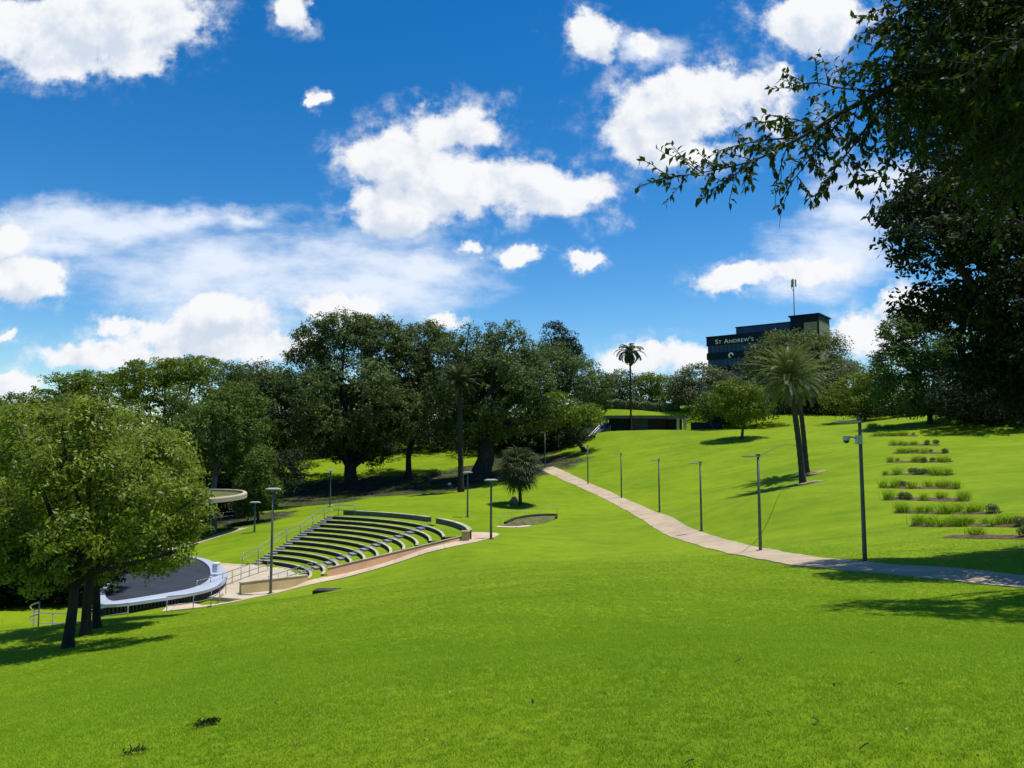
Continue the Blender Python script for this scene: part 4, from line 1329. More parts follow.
    # limbs from the trunk to the boughs
    for tgt in [(1010, 40, 3.4), (1060, -20, 3.3), (1070, 110, 3.1), (1060, 60, 3.3), (1080, 60, 3.8), (1070, 140, 3.4), (1060, -40, 3.6), (1090, 150, 3.3), (1050, -60, 3.2)]:
        e = at(*tgt) - foot
        m1 = (fork + e) / 2 + np.array([0, 0, 0.45])
        wood.tube(smooth_line([fork, m1, e], 0.1), np.linspace(0.055, 0.018, len(smooth_line([fork, m1, e], 0.1))), 8)
    # out-of-view part of the crown, above and to the right of the lens
    lob = [(5.8, 0.9, 4.0, 1.7, 1.5, 1.2), (4.6, 1.0, 5.0, 1.5, 1.4, 1.1), (7.2, 0.4, 4.4, 1.6, 1.5, 1.2), (6.2, -0.6, 5.4, 1.9, 1.4, 1.2), (5.0, 1.5, 3.4, 0.9, 0.8, 0.6), (3.1, 2.9, 3.3, 1.5, 0.7, 0.7), (4.3, 2.7, 3.0, 1.3, 0.8, 0.9), (2.2, 3.1, 3.2, 0.8, 0.5, 0.5)]  # last lobes added out of view to block sun on the boughs
    P = crown_points(lob, 5200, 5, 0.6, 1.5)
    C2 = np.repeat(P, 6, 0) + g.normal(size=(31200, 3)) * 0.08
    # dangling bare twigs (aerial roots)
    for a, b_ in [((781, 166, 3.7), (775, 208, 3.72)), ((792, 166, 3.72), (779, 228, 3.75)), ((918, 158, 3.5), (915, 178, 3.5)), ((914, 158, 3.5), (908, 170, 3.5))]:
        p, q = at(*a), at(*b_)
        wood.tube(np.array([p, p * .7 + q * .3 + (0.01, 0, 0), p * .3 + q * .7 - (0.006, 0, 0), q]) - foot, [0.0022, 0.002, 0.0017, 0.001], 4)
    C = np.concatenate([np.array(C), C2]) - foot
    A = np.concatenate([np.array(A), unit(g.normal(size=(len(C2), 3)) + np.array([0, 0, -0.5]))])
    s = np.concatenate([np.array(S_), g.uniform(0.8, 1.3, len(C2))])
    Nn = unit(np.array([0, 0, 1.0]) + g.normal(size=(len(C), 3)) * 0.55)
    V = leaf6(C, A, Nn, 0.043 * s, 0.0215 * s)
    t = g.normal(0.45, 0.25, len(C))
    quads_obj('crown', V, np.tile(t, 4), L['weeping'], root)
    wood.build('trunk', M['darkbark'], root, smooth=True)


weeping_fig()


# ------------------------------------------------------------------ palms
def frond(g, base, az, el, length, nl, leaflet, wd, droop, vee=0.5, twist=0.0, tip=0.35):
    """feather frond: arching rib with two rows of leaflets; returns quads"""
    h = np.array([math.cos(az), math.sin(az), 0.0])
    side = np.array([-math.sin(az), math.cos(az), 0.0])
    s = np.linspace(0, 1, 14)
    ang = el - droop * s ** 1.4
    step = length / 13
    P = [np.array(base, float)]
    for i in range(13):
        P.append(P[-1] + (h * math.cos(ang[i]) + np.array([0, 0, 1]) * math.sin(ang[i])) * step)
    P = np.array(P)
    tt = np.linspace(0.12, 1.0, nl)
    q = np.stack([np.interp(tt, s, P[:, k]) for k in range(3)], -1)
    a_ = np.interp(tt, s, ang)
    tan = h[None] * np.cos(a_)[:, None] + np.array([0, 0, 1.0])[None] * np.sin(a_)[:, None]
    up = -h[None] * np.sin(a_)[:, None] + np.array([0, 0, 1.0])[None] * np.cos(a_)[:, None]
    ll = leaflet * np.sin(np.pi * np.clip(0.10 + 0.86 * tt, 0, 1)) ** 0.6 + leaflet * 0.12
    out = []
    for sg in (-1, 1):
        d = unit(tan * (0.75 + tip * tt[:, None]) + sg * side[None] * 0.9 + up * vee * (1 - 0.7 * tt[:, None]) + g.normal(size=(nl, 3)) * 0.10)
        d2 = unit(d + np.array([0, 0, -0.45]))
        c1 = q + d * (ll * 0.5)[:, None]
        c2 = c1 + d2 * (ll * 0.5)[:, None]
        wv = unit(np.cross(d, up + g.normal(size=(nl, 3)) * 0.3)) * wd / 2
        out.append(np.stack([q - wv * 0.6, q + wv * 0.6, c1 + wv, c1 - wv], 1))
        out.append(np.stack([c1 - wv, c1 + wv, c2 + wv * 0.15, c2 - wv * 0.15], 1))
    # rib
    rw = side * 0.035 * (length / 3.5)
    R_ = np.stack([P[:-1] - rw, P[:-1] + rw, P[1:] + rw * 0.8, P[1:] - rw * 0.8], 1)
    out.append(R_)
    return np.concatenate(out)


def palm(name, label, foot, head, nf, length, nl, leaflet, wd, m, r, seed, els=(-0.7, 1.35), droop=1.0, group=None, vee=0.5, stubs=True, bark=None):
    g = np.random.default_rng(seed)
    root = thing(name, label, 'palm', foot, group)
    hd_ = np.array(head) - np.array(foot)
    mb = MB()
    n = 26
    tt = np.linspace(0, 1, n)
    bow = np.array([hd_[0] * 0.25, hd_[1] * 0.25, 0])
    pts = [hd_ * t - bow * math.sin(math.pi * t) * 0.5 for t in tt]
    pts[0] = pts[0] + np.array([0, 0, -0.3])
    rad = r * (1.0 + 0.35 * np.exp(-tt * 14)) * (1 - 0.12 * tt) * (1 + 0.05 * ((np.arange(n) % 2) * 2 - 1))
    if stubs: rad[-3:] *= np.array([1.15, 1.35, 1.3])
    mb.tube(pts, rad, 12)
    mb.build('trunk', bark or M['palmtrunk'], root, smooth=True)
    Q, tnt = [], []
    for i in range(nf):
        u = (i + 0.5) / nf
        el = els[0] + (els[1] - els[0]) * u ** 0.8 + g.normal() * 0.06
        az = i * 2.399963 + g.normal() * 0.1
        ln = length * g.uniform(0.85, 1.08) * (0.8 + 0.2 * math.sin(math.pi * u))
        f = frond(g, hd_ + np.array([0, 0, 0.15 * u]) + 0.12 * np.array([math.cos(az), math.sin(az), 0]), az, el, ln, nl, leaflet, wd, droop * g.uniform(0.8, 1.2), vee)
        Q.append(f); tnt.append(np.full(len(f), g.normal(0.35 + 0.3 * u, 0.13)) + g.normal(0, 0.1, len(f)))
    quads_obj('crown', np.concatenate(Q), np.concatenate(tnt), m, root)
    return root


f1 = G(803, 484); f2 = G(807, 474)
h1 = at(789, 379, f1[1]); h2 = at(797, 383, f2[1] + 0.4)
palm('date_palm', 'front date palm of the leaning pair on the hill', f1, h1, 80, 4.7, 46, 0.5, 0.055, L['palm'], 0.30, 201, (-0.75, 1.45), 0.9, 'pair of date palms leaning on the hill')
palm('date_palm', 'rear date palm of the leaning pair on the hill', f2, h2, 64, 4.5, 46, 0.5, 0.055, L['palm'], 0.28, 202, (-0.6, 1.45), 0.9, 'pair of date palms leaning on the hill')
f3 = on_ground(630.5, 149); h3 = at(630, 352, 149); h3[0] = at(630, 352, 149)[0]
palm('queen_palm', 'tall thin palm rising in front of the shelter', f3, h3, 26, 3.4, 34, 0.8, 0.10, L['palmd'], 0.2, 203, (-0.9, 1.2), 1.9, None, -0.1, False)
f4 = G(461, 492); h4 = at(459, 381, f4[1])
palm('date_palm', 'dark-trunked palm standing before the bunched fig trunks', f4, h4, 54, 3.6, 34, 0.5, 0.08, L['palmd'], 0.40, 204, (-0.6, 1.3), 0.7, bark=M['darkbark'])


def fan_palm(label, foot, head, nf, seed, rad):
    g = np.random.default_rng(seed)
    root = thing('fan_palm', label, 'palm', foot)
    hd_ = np.array(head) - np.array(foot)
    mb = MB()
    tt = np.linspace(0, 1, 18)
    pts = [hd_ * t for t in tt]; pts[0] = pts[0] + np.array([0, 0, -0.3])
    mb.tube(pts, 0.2 * (1 + 0.3 * np.exp(-tt * 12)) * (1 + 0.05 * ((np.arange(18) % 2) * 2 - 1)), 12)
    mb.build('trunk', M['palmtrunk'], root, smooth=True)
    Q, tn = [], []
    for i in range(nf):
        u = (i + 0.5) / nf
        el = -1.25 + 2.6 * u ** 0.85
        az = i * 2.39996
        d = np.array([math.cos(az) * math.cos(el), math.sin(az) * math.cos(el), math.sin(el)])
        side = np.array([-math.sin(az), math.cos(az), 0]); up = np.cross(side, d) * -1
        pet = rad * g.uniform(0.45, 0.62)
        c = hd_ + d * pet
        Q.append(np.stack([hd_ - side * 0.02, hd_ + side * 0.02, c + side * 0.02, c - side * 0.02])[None])
        nb = 22
        for k in range(nb):
            a = (k / (nb - 1) - 0.5) * 4.0
            bd = unit(d * math.cos(a) + side * math.sin(a) + up * 0.1 * g.normal())
            ln = rad * 0.55 * g.uniform(0.85, 1.1) * (0.75 + 0.25 * math.cos(a))
            wv = unit(np.cross(bd, up)) * 0.06
            m1 = c + bd * ln * 0.6; e = m1 + unit(bd + np.array([0, 0, -0.9])) * ln * 0.45
            Q.append(np.stack([c - wv * 0.3, c + wv * 0.3, m1 + wv, m1 - wv])[None]); Q.append(np.stack([m1 - wv, m1 + wv, e + wv * 0.1, e - wv * 0.1])[None])
        tn.append(np.full(2 * nb + 1, g.normal(0.3 + 0.3 * u, 0.15)))
    quads_obj('crown', np.concatenate(Q), np.concatenate(tn), L['palmd'], root)
    return root


f5 = G(520.5, 505)
fan_palm('round-headed fan palm on the lawn beside the sunken stair', f5, at(519, 469, f5[1]), 78, 205, 3.0)

# mulch rings at the feet of the date palms
for c, lab in ((f1, 'pale mulch ring at the foot of the front date palm'), (f2, 'pale mulch ring at the foot of the rear date palm')):
    g = np.random.default_rng(int(c[1] * 10))
    mb = MB()
    n, v, f = 26, [], []
    for k, (rr, dz) in enumerate(((0.0, 0.16), (0.6, 0.12), (1.0, 0.03))):
        for i in range(n):
            t = 2 * math.pi * i / n
            r_ = rr * (1.35 + 0.2 * math.sin(3 * t + c[0]) + 0.1 * math.sin(7 * t))
            x, y = c[0] + 0.35 + r_ * 1.25 * math.cos(t), c[1] + r_ * math.sin(t)
            v.append((x, y, H(x, y) + dz))
    for k in range(2):
        for i in range(n):
            f.append((k * n + i, k * n + (i + 1) % n, (k + 1) * n + (i + 1) % n, (k + 1) * n + i))
    mb.add(v, f)
    tag(mb.build('mulch_ring', M['mulch'], smooth=True), lab, 'mulch')

# cable from the lamp post to the palm
a = np.array([PF[1][0], PF[1][1], PF[1][2] + px_h(PF[1], 457)])
bnd = at(797, 446, f1[1] - 0.2)
mb = MB()
mb.tube([a + (bnd - a) * t + np.array([0, 0, 0.35 * math.sin(math.pi * t)]) for t in np.linspace(0, 1, 14)], 0.022, 5)
tag(mb.build('cable', M['pole']), 'thin dark cable from a lamp post to the front date palm', 'cable')


# ------------------------------------------------------------------ garden beds on the right
def tuft_mesh(seed, n, h, spread, wd, m):
    g = np.random.default_rng(seed)
    Q = []
    for i in range(n):
        az = g.uniform(0, 6.283); lean = abs(g.normal(0, 0.32)) + 0.05
        b0 = np.array([g.normal() * spread, g.normal() * spread, -0.05])
        d = np.array([math.cos(az) * math.sin(lean), math.sin(az) * math.sin(lean), math.cos(lean)])
        d2 = unit(d + np.array([math.cos(az) * 0.5, math.sin(az) * 0.5, -0.25]))
        hh = h * g.uniform(0.7, 1.1)
        m1 = b0 + d * hh * 0.6; e = m1 + d2 * hh * 0.45
        s = unit(np.cross(d, np.array([math.sin(az * 3), math.cos(az * 2), 0.3]))) * wd / 2
        Q.append(np.stack([b0 - s, b0 + s, m1 + s * 0.9, m1 - s * 0.9])); Q.append(np.stack([m1 - s * 0.9, m1 + s * 0.9, e + s * 0.1, e - s * 0.1]))
    return quads_obj('strappy_plant', np.array(Q), np.repeat(g.normal(0.5, 0.22, n), 2), m)


def shrub_mesh(seed, m):
    g = np.random.default_rng(seed)
    n = 420
    d = unit(g.normal(size=(n, 3)) + np.array([0, 0, 0.5]))
    C = d * (g.random(n) ** 0.4)[:, None] * np.array([0.42, 0.42, 0.36]) + np.array([0, 0, 0.22])
    nr = unit(d + g.normal(size=(n, 3)) * 0.5)
    ax = np.cross(nr, g.normal(size=(n, 3)))
    return quads_obj('low_shrub', leaf_quads(C, ax, nr, g.uniform(0.1, 0.2, n), g.uniform(0.04, 0.08, n)), g.normal(0.5, 0.25, n), m)


TUFT = [tuft_mesh(301 + i, 110, 0.72, 0.16, 0.028, L['bed']) for i in range(3)]
SHR = [shrub_mesh(311 + i, L['shrub']) for i in range(2)]
first_use = set()


def put(src, loc, rz, sc, label, cat, group):
    if src.name in first_use:
        o = src.copy(); COL.objects.link(o)
    else:
        o = src; first_use.add(src.name)
    o.location = tuple(float(x) for x in loc); o.rotation_euler = (0, 0, rz); o.scale = (sc, sc, sc)
    tag(o, label, cat, group)


ORD = ['farthest', 'second farthest', 'third farthest', 'fourth farthest', 'fifth farthest', 'middle', 'fifth nearest', 'fourth nearest', 'third nearest', 'second nearest', 'nearest']
BEDS = [(866, 892, 428, 'g'), (870, 917, 436, 'g'), (889, 939, 445, 'gggs'), (894, 948, 453, 'gggss'), (889, 951, 462, 'gggsg'), (886, 952, 475, 'ggsgg'), (883, 959, 487, 'gsggg'),
        (885, 970, 499, 'gsggg'), (897, 1000, 512, 'ggggs'), (916, 1036, 525, 'ggggggs'), (951, 1046, 537, 'gggss')]
for i, (xa, xb, yy, pat) in enumerate(BEDS):
    g = np.random.default_rng(400 + i)
    a, b_ = G(xa, yy), G(xb, yy + (1.0 if i > 5 else 0))
    line = np.linspace(a[:2], b_[:2], 14)
    t = unit((b_ - a)[:2]); nrm = np.array([-t[1], t[0]])
    wd = 1.25
    s = np.linspace(-0.5, 0.5, 5)
    XY = line[:, None] + nrm[None, None] * (s[None, :, None] * wd) + g.normal(size=(14, 5, 2)) * 0.03
    Z = H(XY[..., 0].ravel(), XY[..., 1].ravel()).reshape(14, 5) + np.array([0.02, 0.09, 0.11, 0.09, 0.02])[None]
    V = np.concatenate([XY, Z[..., None]], -1).reshape(-1, 3)
    ii = np.arange(70).reshape(14, 5)
    q = np.stack([ii[:-1, :-1], ii[1:, :-1], ii[1:, 1:], ii[:-1, 1:]], -1).reshape(-1, 4)
    mb = MB(); mb.addn(V, q)
    tag(mb.build('garden_bed', M['soil'], smooth=True), f'{ORD[i]} planted soil strip of the stepped garden beds', 'garden bed', 'stepped garden beds on the right slope')
    Lb = np.linalg.norm((b_ - a)[:2])
    n = max(4, int(Lb / 0.55))
    for k in range(n):
        u = (k + 0.5) / n
        ch = pat[min(int(u * len(pat)), len(pat) - 1)]
        for row in (-0.26, 0.26):
            if g.random() < (0.36 if ch == 'g' else 0.5): continue
            xy = a[:2] + (b_ - a)[:2] * u + nrm * (row + g.normal() * 0.10) + t * g.normal() * 0.16
            z = H(*xy) + 0.08
            if ch == 'g':
                put(TUFT[g.integers(3)], (xy[0], xy[1], z), g.uniform(0, 6.28), g.uniform(0.7, 1.2), f'strappy green plant growing in the {ORD[i]} garden bed', 'plant', f'strappy plants of the {ORD[i]} garden bed')
            else:
                put(SHR[g.integers(2)], (xy[0], xy[1], z), g.uniform(0, 6.28), g.uniform(0.6, 1.05), f'low grey-green shrub growing in the {ORD[i]} garden bed', 'shrub', f'low shrubs of the {ORD[i]} garden bed')


# ------------------------------------------------------------------ sunken stair with railing, rock, pit cover
PZ = G(525, 523)
pts = [(499, 526.5), (505, 524), (515, 519.5), (530, 516.8), (545, 515.8), (557, 516), (556, 519), (545, 523), (530, 525.8), (515, 527)]
poly = [G(*p) for p in pts]
root = thing('sunken_stair', 'sunken stone stair landing framed by a thin rail', 'stair', PZ)
mb = MB()
mb.prism([(p[0] - PZ[0], p[1] - PZ[1]) for p in poly], lambda x, y: H(x + PZ[0], y + PZ[1]) - PZ[2] - 0.3, lambda x, y: H(x + PZ[0], y + PZ[1]) - PZ[2] + 0.03)
mb.build('landing', M['moss'], root)
for k in range(4):
    mb = MB()
    u0 = 0.12 + 0.2 * k
    pa = poly[1] * (1 - u0) + poly[6] * u0 - PZ
    pb = poly[9] * (1 - u0 * .8) + poly[6] * u0 * .8 - PZ
    mb.tube([pa + (0, 0, 0.06), pb + (0, 0, 0.06)], 0.05, 4)
    mb.build('step', M['greywall'], root)
mb = MB()
lip = [G(*p) - PZ + np.array([0, 0, 0.05]) for p in [(497, 527), (515, 527.4), (530, 526)]]
for i in range(2):
    d_ = unit(lip[i + 1] - lip[i]); nn = np.array([-d_[1], d_[0], 0]) * 0.5
    mb.add([lip[i] - nn, lip[i + 1] - nn, lip[i + 1] + nn, lip[i] + nn] + [q + np.array([0, 0, -0.1]) for q in (lip[i] - nn, lip[i + 1] - nn, lip[i + 1] + nn, lip[i] + nn)],
           [(0, 1, 2, 3), (0, 4, 5, 1), (1, 5, 6, 2), (2, 6, 7, 3), (3, 7, 4, 0)])
mb.build('threshold', M['paving'], root)
mb = MB()
mb.tube([q - PZ + np.array([0, 0, 0.12]) for q in poly[1:7]], 0.14, 6)
mb.build('edge_wall', M['riser'], root)
hg = [G(500, 524.5), G(511, 522), G(533, 518), G(557, 515.5)]
handrail('handrail', 'thin handrail round the sunken stair near the fan palm', hg, 1.0, 2.3, (), 0.02, M['steel'])
mb = MB()
gk = np.random.default_rng(5)
bm_v, bm_f = [], []
for i in range(7):
    a = -math.pi / 2 + math.pi * i / 6
    for k in range(12):
        t = 2 * math.pi * k / 12
        s_ = 1 + 0.18 * math.sin(2 * t + i) + 0.08 * gk.normal()
        bm_v.append((0.55 * s_ * math.cos(a) * math.cos(t), 0.42 * s_ * math.cos(a) * math.sin(t), 0.45 + 0.55 * math.sin(a) * (1 + 0.1 * math.sin(t * 2))))
for i in range(6):
    for k in range(12):
        bm_f.append((i * 12 + k, i * 12 + (k + 1) % 12, (i + 1) * 12 + (k + 1) % 12, (i + 1) * 12 + k))
mb.add(bm_v, bm_f)
o = mb.build('boulder', M['boulder'], smooth=True); o.location = tuple(G(514, 505.5))
tag(o, 'dark grey boulder beside the fan palm trunk', 'boulder')

pc = G(327, 591.5)
root = thing('drain_pit', 'dark drain grate set in the lawn before the pink wall', 'drain', pc)
mb = MB(); mb.box((0, 0, 0.0), (1.5, 1.0, 0.22)); mb.build('pit_cover', M['void'], root)
mb = MB()
for k in range(9): mb.box((-0.6 + 0.15 * k, 0, 0.135), (0.045, 0.9, 0.04))
mb.build('grate_bar', M['boulder'], root)


# ------------------------------------------------------------------ shelter on the hill
SD = 150.0
sa, sb = at(605, 432, SD), at(690, 432, SD)
zb = max(H(sa[0], SD), H(sb[0], SD), H((sa[0] + sb[0]) / 2, SD))
zb = at(600, 431.6, SD)[2]
zr = at(600, 415.5, SD)[2]
W = sb[0] - sa[0]
sh = thing('park_shelter', 'long low concrete shelter at the top of the lawn', 'shelter', ((sa[0] + sb[0]) / 2, SD, zb))
hh = zr - zb
mb = MB(); mb.box((-0.2, 3, hh - 0.28), (W * 0.97, 7, 0.56)); mb.build('roof_slab', M['shelter'], sh)
mb = MB(); mb.box((0, 2.6, -0.6), (W + 1, 8, 1.2 + 0.12)); mb.build('base_slab', M['concrete'], sh)
def sx(px): return at(px, 432, SD)[0] - (sa[0] + sb[0]) / 2
for px, w_, m_ in ((606.5, 0.55, 'shelter'), (677.8, 0.48, 'shelterpost'), (685, 0.5, 'shelterpost')):
    mb = MB(); mb.box((sx(px), -0.2, (hh - 0.56) / 2 + 0.03), (w_, w_, hh - 0.56 - 0.07)); mb.build('post', M[m_], sh)
mb = MB(); mb.box((sx(683), -0.2, hh - 0.2), (W * 0.2, 0.5, 0.35)); mb.build('beam', M['shelterpost'], sh)
mb = MB(); mb.box((sx(641), 2.2, (hh - .56) / 2 + 0.03), (sx(650) - sx(632), 0.2, hh - 0.64)); mb.build('wall_panel', M['panel'], sh)
mb = MB(); mb.box((sx(659), 2.2, (hh - .56) / 2 + 0.03), (sx(668) - sx(650.3), 0.2, hh - 0.64)); mb.build('wall_panel', M['darkpanel'], sh)
mb = MB(); mb.box((sx(622), 2.6, (hh - .56) / 2 + 0.03), (sx(631) - sx(613), 0.2, hh - 0.64)); mb.build('wall_panel', M['darkpanel'], sh)
mb = MB(); mb.box((sx(651), 6.2, (hh - .56) / 2 + 0.03), (sx(689) - sx(613), 0.3, hh - 0.64)); mb.build('back_wall', M['darkpanel'], sh)
# low wall running on to the right of the shelter
qa, qb = at(691, 431, 151), at(722, 424, 151)
mb = MB(); mb.box(((qb[0] - qa[0]) / 2, 0, 0.4), (qb[0] - qa[0], 0.4, 2.6)); o = mb.build('garden_wall', M['bdark']); o.location = tuple(qa)
tag(o, 'dark low wall continuing right from the shelter', 'wall')

# stair with white balustrade left of the shelter
root = thing('hill_stair', 'concrete stair with a pale balustrade left of the shelter', 'stair', at(598, 438, 147))
bs = at(598, 438, 147)
lo_, hi_ = at(590, 440, 146) - bs, at(603, 425.5, 150) - bs
for k in range(9):
    u = k / 8
    c = lo_ * (1 - u) + hi_ * u
    mb = MB(); mb.box((c[0] + 0.5, c[1], c[2] - 0.9), (1.9, 0.55, 2.0)); mb.build('stair_step', M['concrete'], root)
mb = MB()
a, b_ = at(588.5, 436.5, 145.5) - bs, at(603, 421.5, 149.5) - bs
for off in (0.0, -0.45, -0.9):
    mb.tube([a + (0, 0, off), b_ + (0, 0, off)], 0.09, 6)
for u in np.linspace(0, 1, 7):
    p = a * (1 - u) + b_ * u; mb.tube([p + (0, 0, -1.4), p], 0.05, 6)
mb.build('balustrade', M['white'], root)
mb = MB()
a2, b2 = at(590, 441, 146.4) - bs, at(606, 427, 150) - bs
mb.add([a2 + (0, 0, -1), b2 + (0, 0, -1), b2 + (0, 0, 1.0), a2 + (0, 0, 0.9)] + [q + np.array([0.7, -0.5, 0]) for q in (a2 + (0, 0, -1), b2 + (0, 0, -1), b2 + (0, 0, 0.7), a2 + (0, 0, 0.3))],
       [(0, 1, 2, 3), (7, 6, 5, 4), (0, 4, 5, 1), (1, 5, 6, 2), (2, 6, 7, 3), (3, 7, 4, 0)])
mb.build('side_wall', M['darkpanel'], root)
mb = MB(); mb.box((0, 0, 0.2), (4.6, 0.4, 3.2)); o = mb.build('garden_wall', M['concrete']); o.location = tuple(at(582, 437, 149))
tag(o, 'speckled pale retaining wall at the foot of the hill stair', 'wall')

# clipped hedge and pale buildings behind it
hx0, hx1 = at(602, 408, 170)[0], at(676, 408, 170)[0]
g = np.random.default_rng(77)
n = 5200
X = g.uniform(hx0, hx1, n); Y = 166.5 + g.uniform(-0.9, 0.9, n)
zt = H((hx0 + hx1) / 2, 170)
hz = np.array([H(x, 166.5) for x in np.linspace(hx0, hx1, 40)])
Z = np.interp(X, np.linspace(hx0, hx1, 40), hz) + g.uniform(0, 1.75, n) * (1 + 0.12 * np.sin(X * 2))
nr = unit(g.normal(size=(n, 3)) + np.array([0, -0.6, 0.6]))
o = quads_obj('hedge', leaf_quads(np.stack([X, Y, Z], -1), np.cross(nr, g.normal(size=(n, 3))), nr, 0.5, 0.3), g.normal(0.5, 0.28, n), L['hedge'])
tag(o, 'clipped pale hedge running behind the shelter roof', 'hedge')


def small_house(label, px, py, d, w_, h_, roofh):
    c = at(px, py, d)
    root = thing('white_building', label, 'building', c)
    mb = MB(); mb.box((0, 4, h_ / 2), (w_, 8, h_)); mb.build('wall', M['white'], root)
    mb = MB()
    y0, y1, x0 = -0.5, 8.5, w_ / 2 + 0.5
    mb.add([(-x0, y0, h_), (x0, y0, h_), (x0, y1, h_), (-x0, y1, h_), (-x0, 4, h_ + roofh), (x0, 4, h_ + roofh)], [(0, 1, 5, 4), (3, 4, 5, 2), (0, 4, 3), (1, 2, 5), (3, 2, 1, 0)])
    mb.build('roof', M['sign'], root)
    for k in range(max(2, int(w_ / 3))):
        mb = MB(); mb.box((-w_ / 2 + 1.4 + 3 * k, -0.02, h_ * 0.55), (1.3, 0.1, 1.3)); mb.build('window', M['bdark'], root)


small_house('white building glimpsed through the trees right of the shelter', 690, 409, 215, 5, 3.0, 0.6)
small_house('white roofed building glimpsed behind the thin tall palm', 648, 407, 210, 4, 1.8, 0.8)

# street light arm behind the tall palm
ft = on_ground(632.5, 178)
root = thing('street_light', 'slim street light with a long arm behind the hedge', 'street light', ft)
ht = px_h(ft, 380)
mb = MB(); mb.tube([(0, 0, -0.3), (0, 0, ht * 0.6), (0, 0, ht)], [0.13, 0.1, 0.08], 8); mb.build('pole', M['steel'], root)
mb = MB(); e = at(651, 373.5, 178) - ft; mb.tube([(0, 0, ht - 0.05), (e[0] * .5, 0, (ht + e[2]) / 2 + 0.3), (e[0], 0, e[2])], 0.07, 6); mb.build('arm', M['steel'], root)
mb = MB(); mb.box((e[0] + 0.4, 0, e[2] - 0.02), (1.0, 0.35, 0.14)); mb.build('lamp_head', M['lamp'], root)


# ------------------------------------------------------------------ hospital building
BD = 285.0
BA = R(-38)
bc = at(707, 372, BD)                       # left front corner
bld = thing('hospital_building', 'dark blue glass hospital building with rooftop sign lettering', 'building', bc, rz=BA)


def bz(py): return at(707, py, BD)[2] - bc[2]


def bx(px, y=0.0):
    """local x on the front face for a picture column"""
    r = ray(px, 350)
    # solve bc.xy + R(BA) @ (x, y) parallel to r
    c, s = math.cos(BA), math.sin(BA)
    # X = bc0 + c x - s y ; Y = bc1 + s x + c y ; X = r0 * Y
    return (r[0] * (bc[1] + c * y) - bc[0] + s * y) / (c - r[0] * s)


def bzx(py, px, y=0.0):
    """height over the building's foot of picture row py, at picture column px on the plane local y"""
    x = bx(px, y)
    dep_ = bc[1] + math.sin(BA) * x + math.cos(BA) * y
    return at(px, py, dep_)[2] - bc[2]


Wb = bx(797)
DEP = 14
floors = [(338, 346.2, 'bdark'), (346.2, 353.5, 'bglass'), (353.5, 360, 'bdark'), (360, 366.8, 'bglass'), (366.8, 373, 'bdark'), (373, 380, 'bglass'), (380, 386, 'bdark'), (386, 393, 'bglass'), (393, 455, 'bdark')]
for (ya, yb, m_) in floors:
    z1, z0 = bz(ya), bz(yb)
    ins = 0.35 if m_ == 'bglass' else 0.0
    mb = MB(); mb.box((Wb / 2, DEP / 2, (z0 + z1) / 2), (Wb - 2 * ins, DEP - 2 * ins, z1 - z0)); part = mb.build('window_band' if m_ == 'bglass' else 'spandrel_band', M[m_], bld)
    if m_ == 'bglass':
        mb = MB()
        for k in range(1, int(Wb / 1.6)):
            mb.box((1.6 * k, ins - 0.03, (z0 + z1) / 2), (0.12, 0.1, z1 - z0 - 0.01))
        mb.build('mullion', M['bdark'], part)
mb = MB(); mb.box((Wb / 2, DEP / 2, bz(338) + 0.2), (Wb + 0.3, DEP + 0.3, 0.4)); mb.build('parapet', M['bdark'], bld)
x0, x1 = bx(736.5, 4), bx(792, 4)
z0, z1 = bz(337.6) + 0.4, bzx(327, 737, 4) - 0.4
mb = MB(); mb.box(((x0 + x1) / 2, 4 + 8, (z0 + z1) / 2), (x1 - x0, 16, z1 - z0)); up = mb.build('upper_storey', M['bglass'], bld)
mb = MB(); mb.box(((x0 + x1) / 2, 12, z1 + 0.2), (x1 - x0 + 0.4, 16.4, 0.4)); mb.build('roof_edge', M['bdark'], up)
x0, x1 = bx(791, 3), bx(819.5, 3)
z1 = bzx(314.5, 805, 3) - 0.5
dep = 13
z0 = bz(420)
mb = MB(); mb.box(((x0 + x1) / 2, 3 + dep / 2, (z0 + z1) / 2), (x1 - x0, dep, z1 - z0)); tw = mb.build('plant_tower', M['bdark'], bld)
mb = MB(); mb.box((x1 + 0.06, 3 + dep / 2, (z0 + z1) / 2 - 0.9), (0.12, dep - 0.6, z1 - z0 - 1.9)); mb.build('side_panel', M['bbeige'], tw)
mb = MB(); mb.box((x1 - 2.7, 2.94, z1 - 5.2), (4.4, 0.12, 5.6)); mb.build('louvre_panel', M['bbeige'], tw)
mb = MB(); mb.box(((x0 + x1) / 2, 3 + dep / 2, z1 + 0.25), (x1 - x0 + 1.0, dep + 1.0, 0.5)); mb.build('roof_edge', M['bdark'], tw)
# antenna mast on the tower
xa = bx(795.5, 5)
zt = bzx(278, 795.5, 5) - 0.3
ant = MB(); ant.tube([(xa, 5, z1), (xa, 5, zt)], [0.22, 0.16], 8); an = ant.build('antenna_mast', M['steel'], bld)
ant = MB()
for k in range(3):
    t = 2 * math.pi * k / 3 + 0.5
    ant.box((xa + 0.75 * math.cos(t), 5 + 0.75 * math.sin(t), zt - 1.6), (0.4, 0.4, 2.6), t)
    ant.tube([(xa, 5, zt - 1.2), (xa + 0.75 * math.cos(t), 5 + 0.75 * math.sin(t), zt - 1.2)], 0.08, 5)
    ant.tube([(xa, 5, zt - 4.6), (xa - 0.8, 5, zt - 3.2), (xa - 0.8, 5, zt - 2)], 0.09, 5)
ant.build('antenna_panel', M['bbeige'], an)
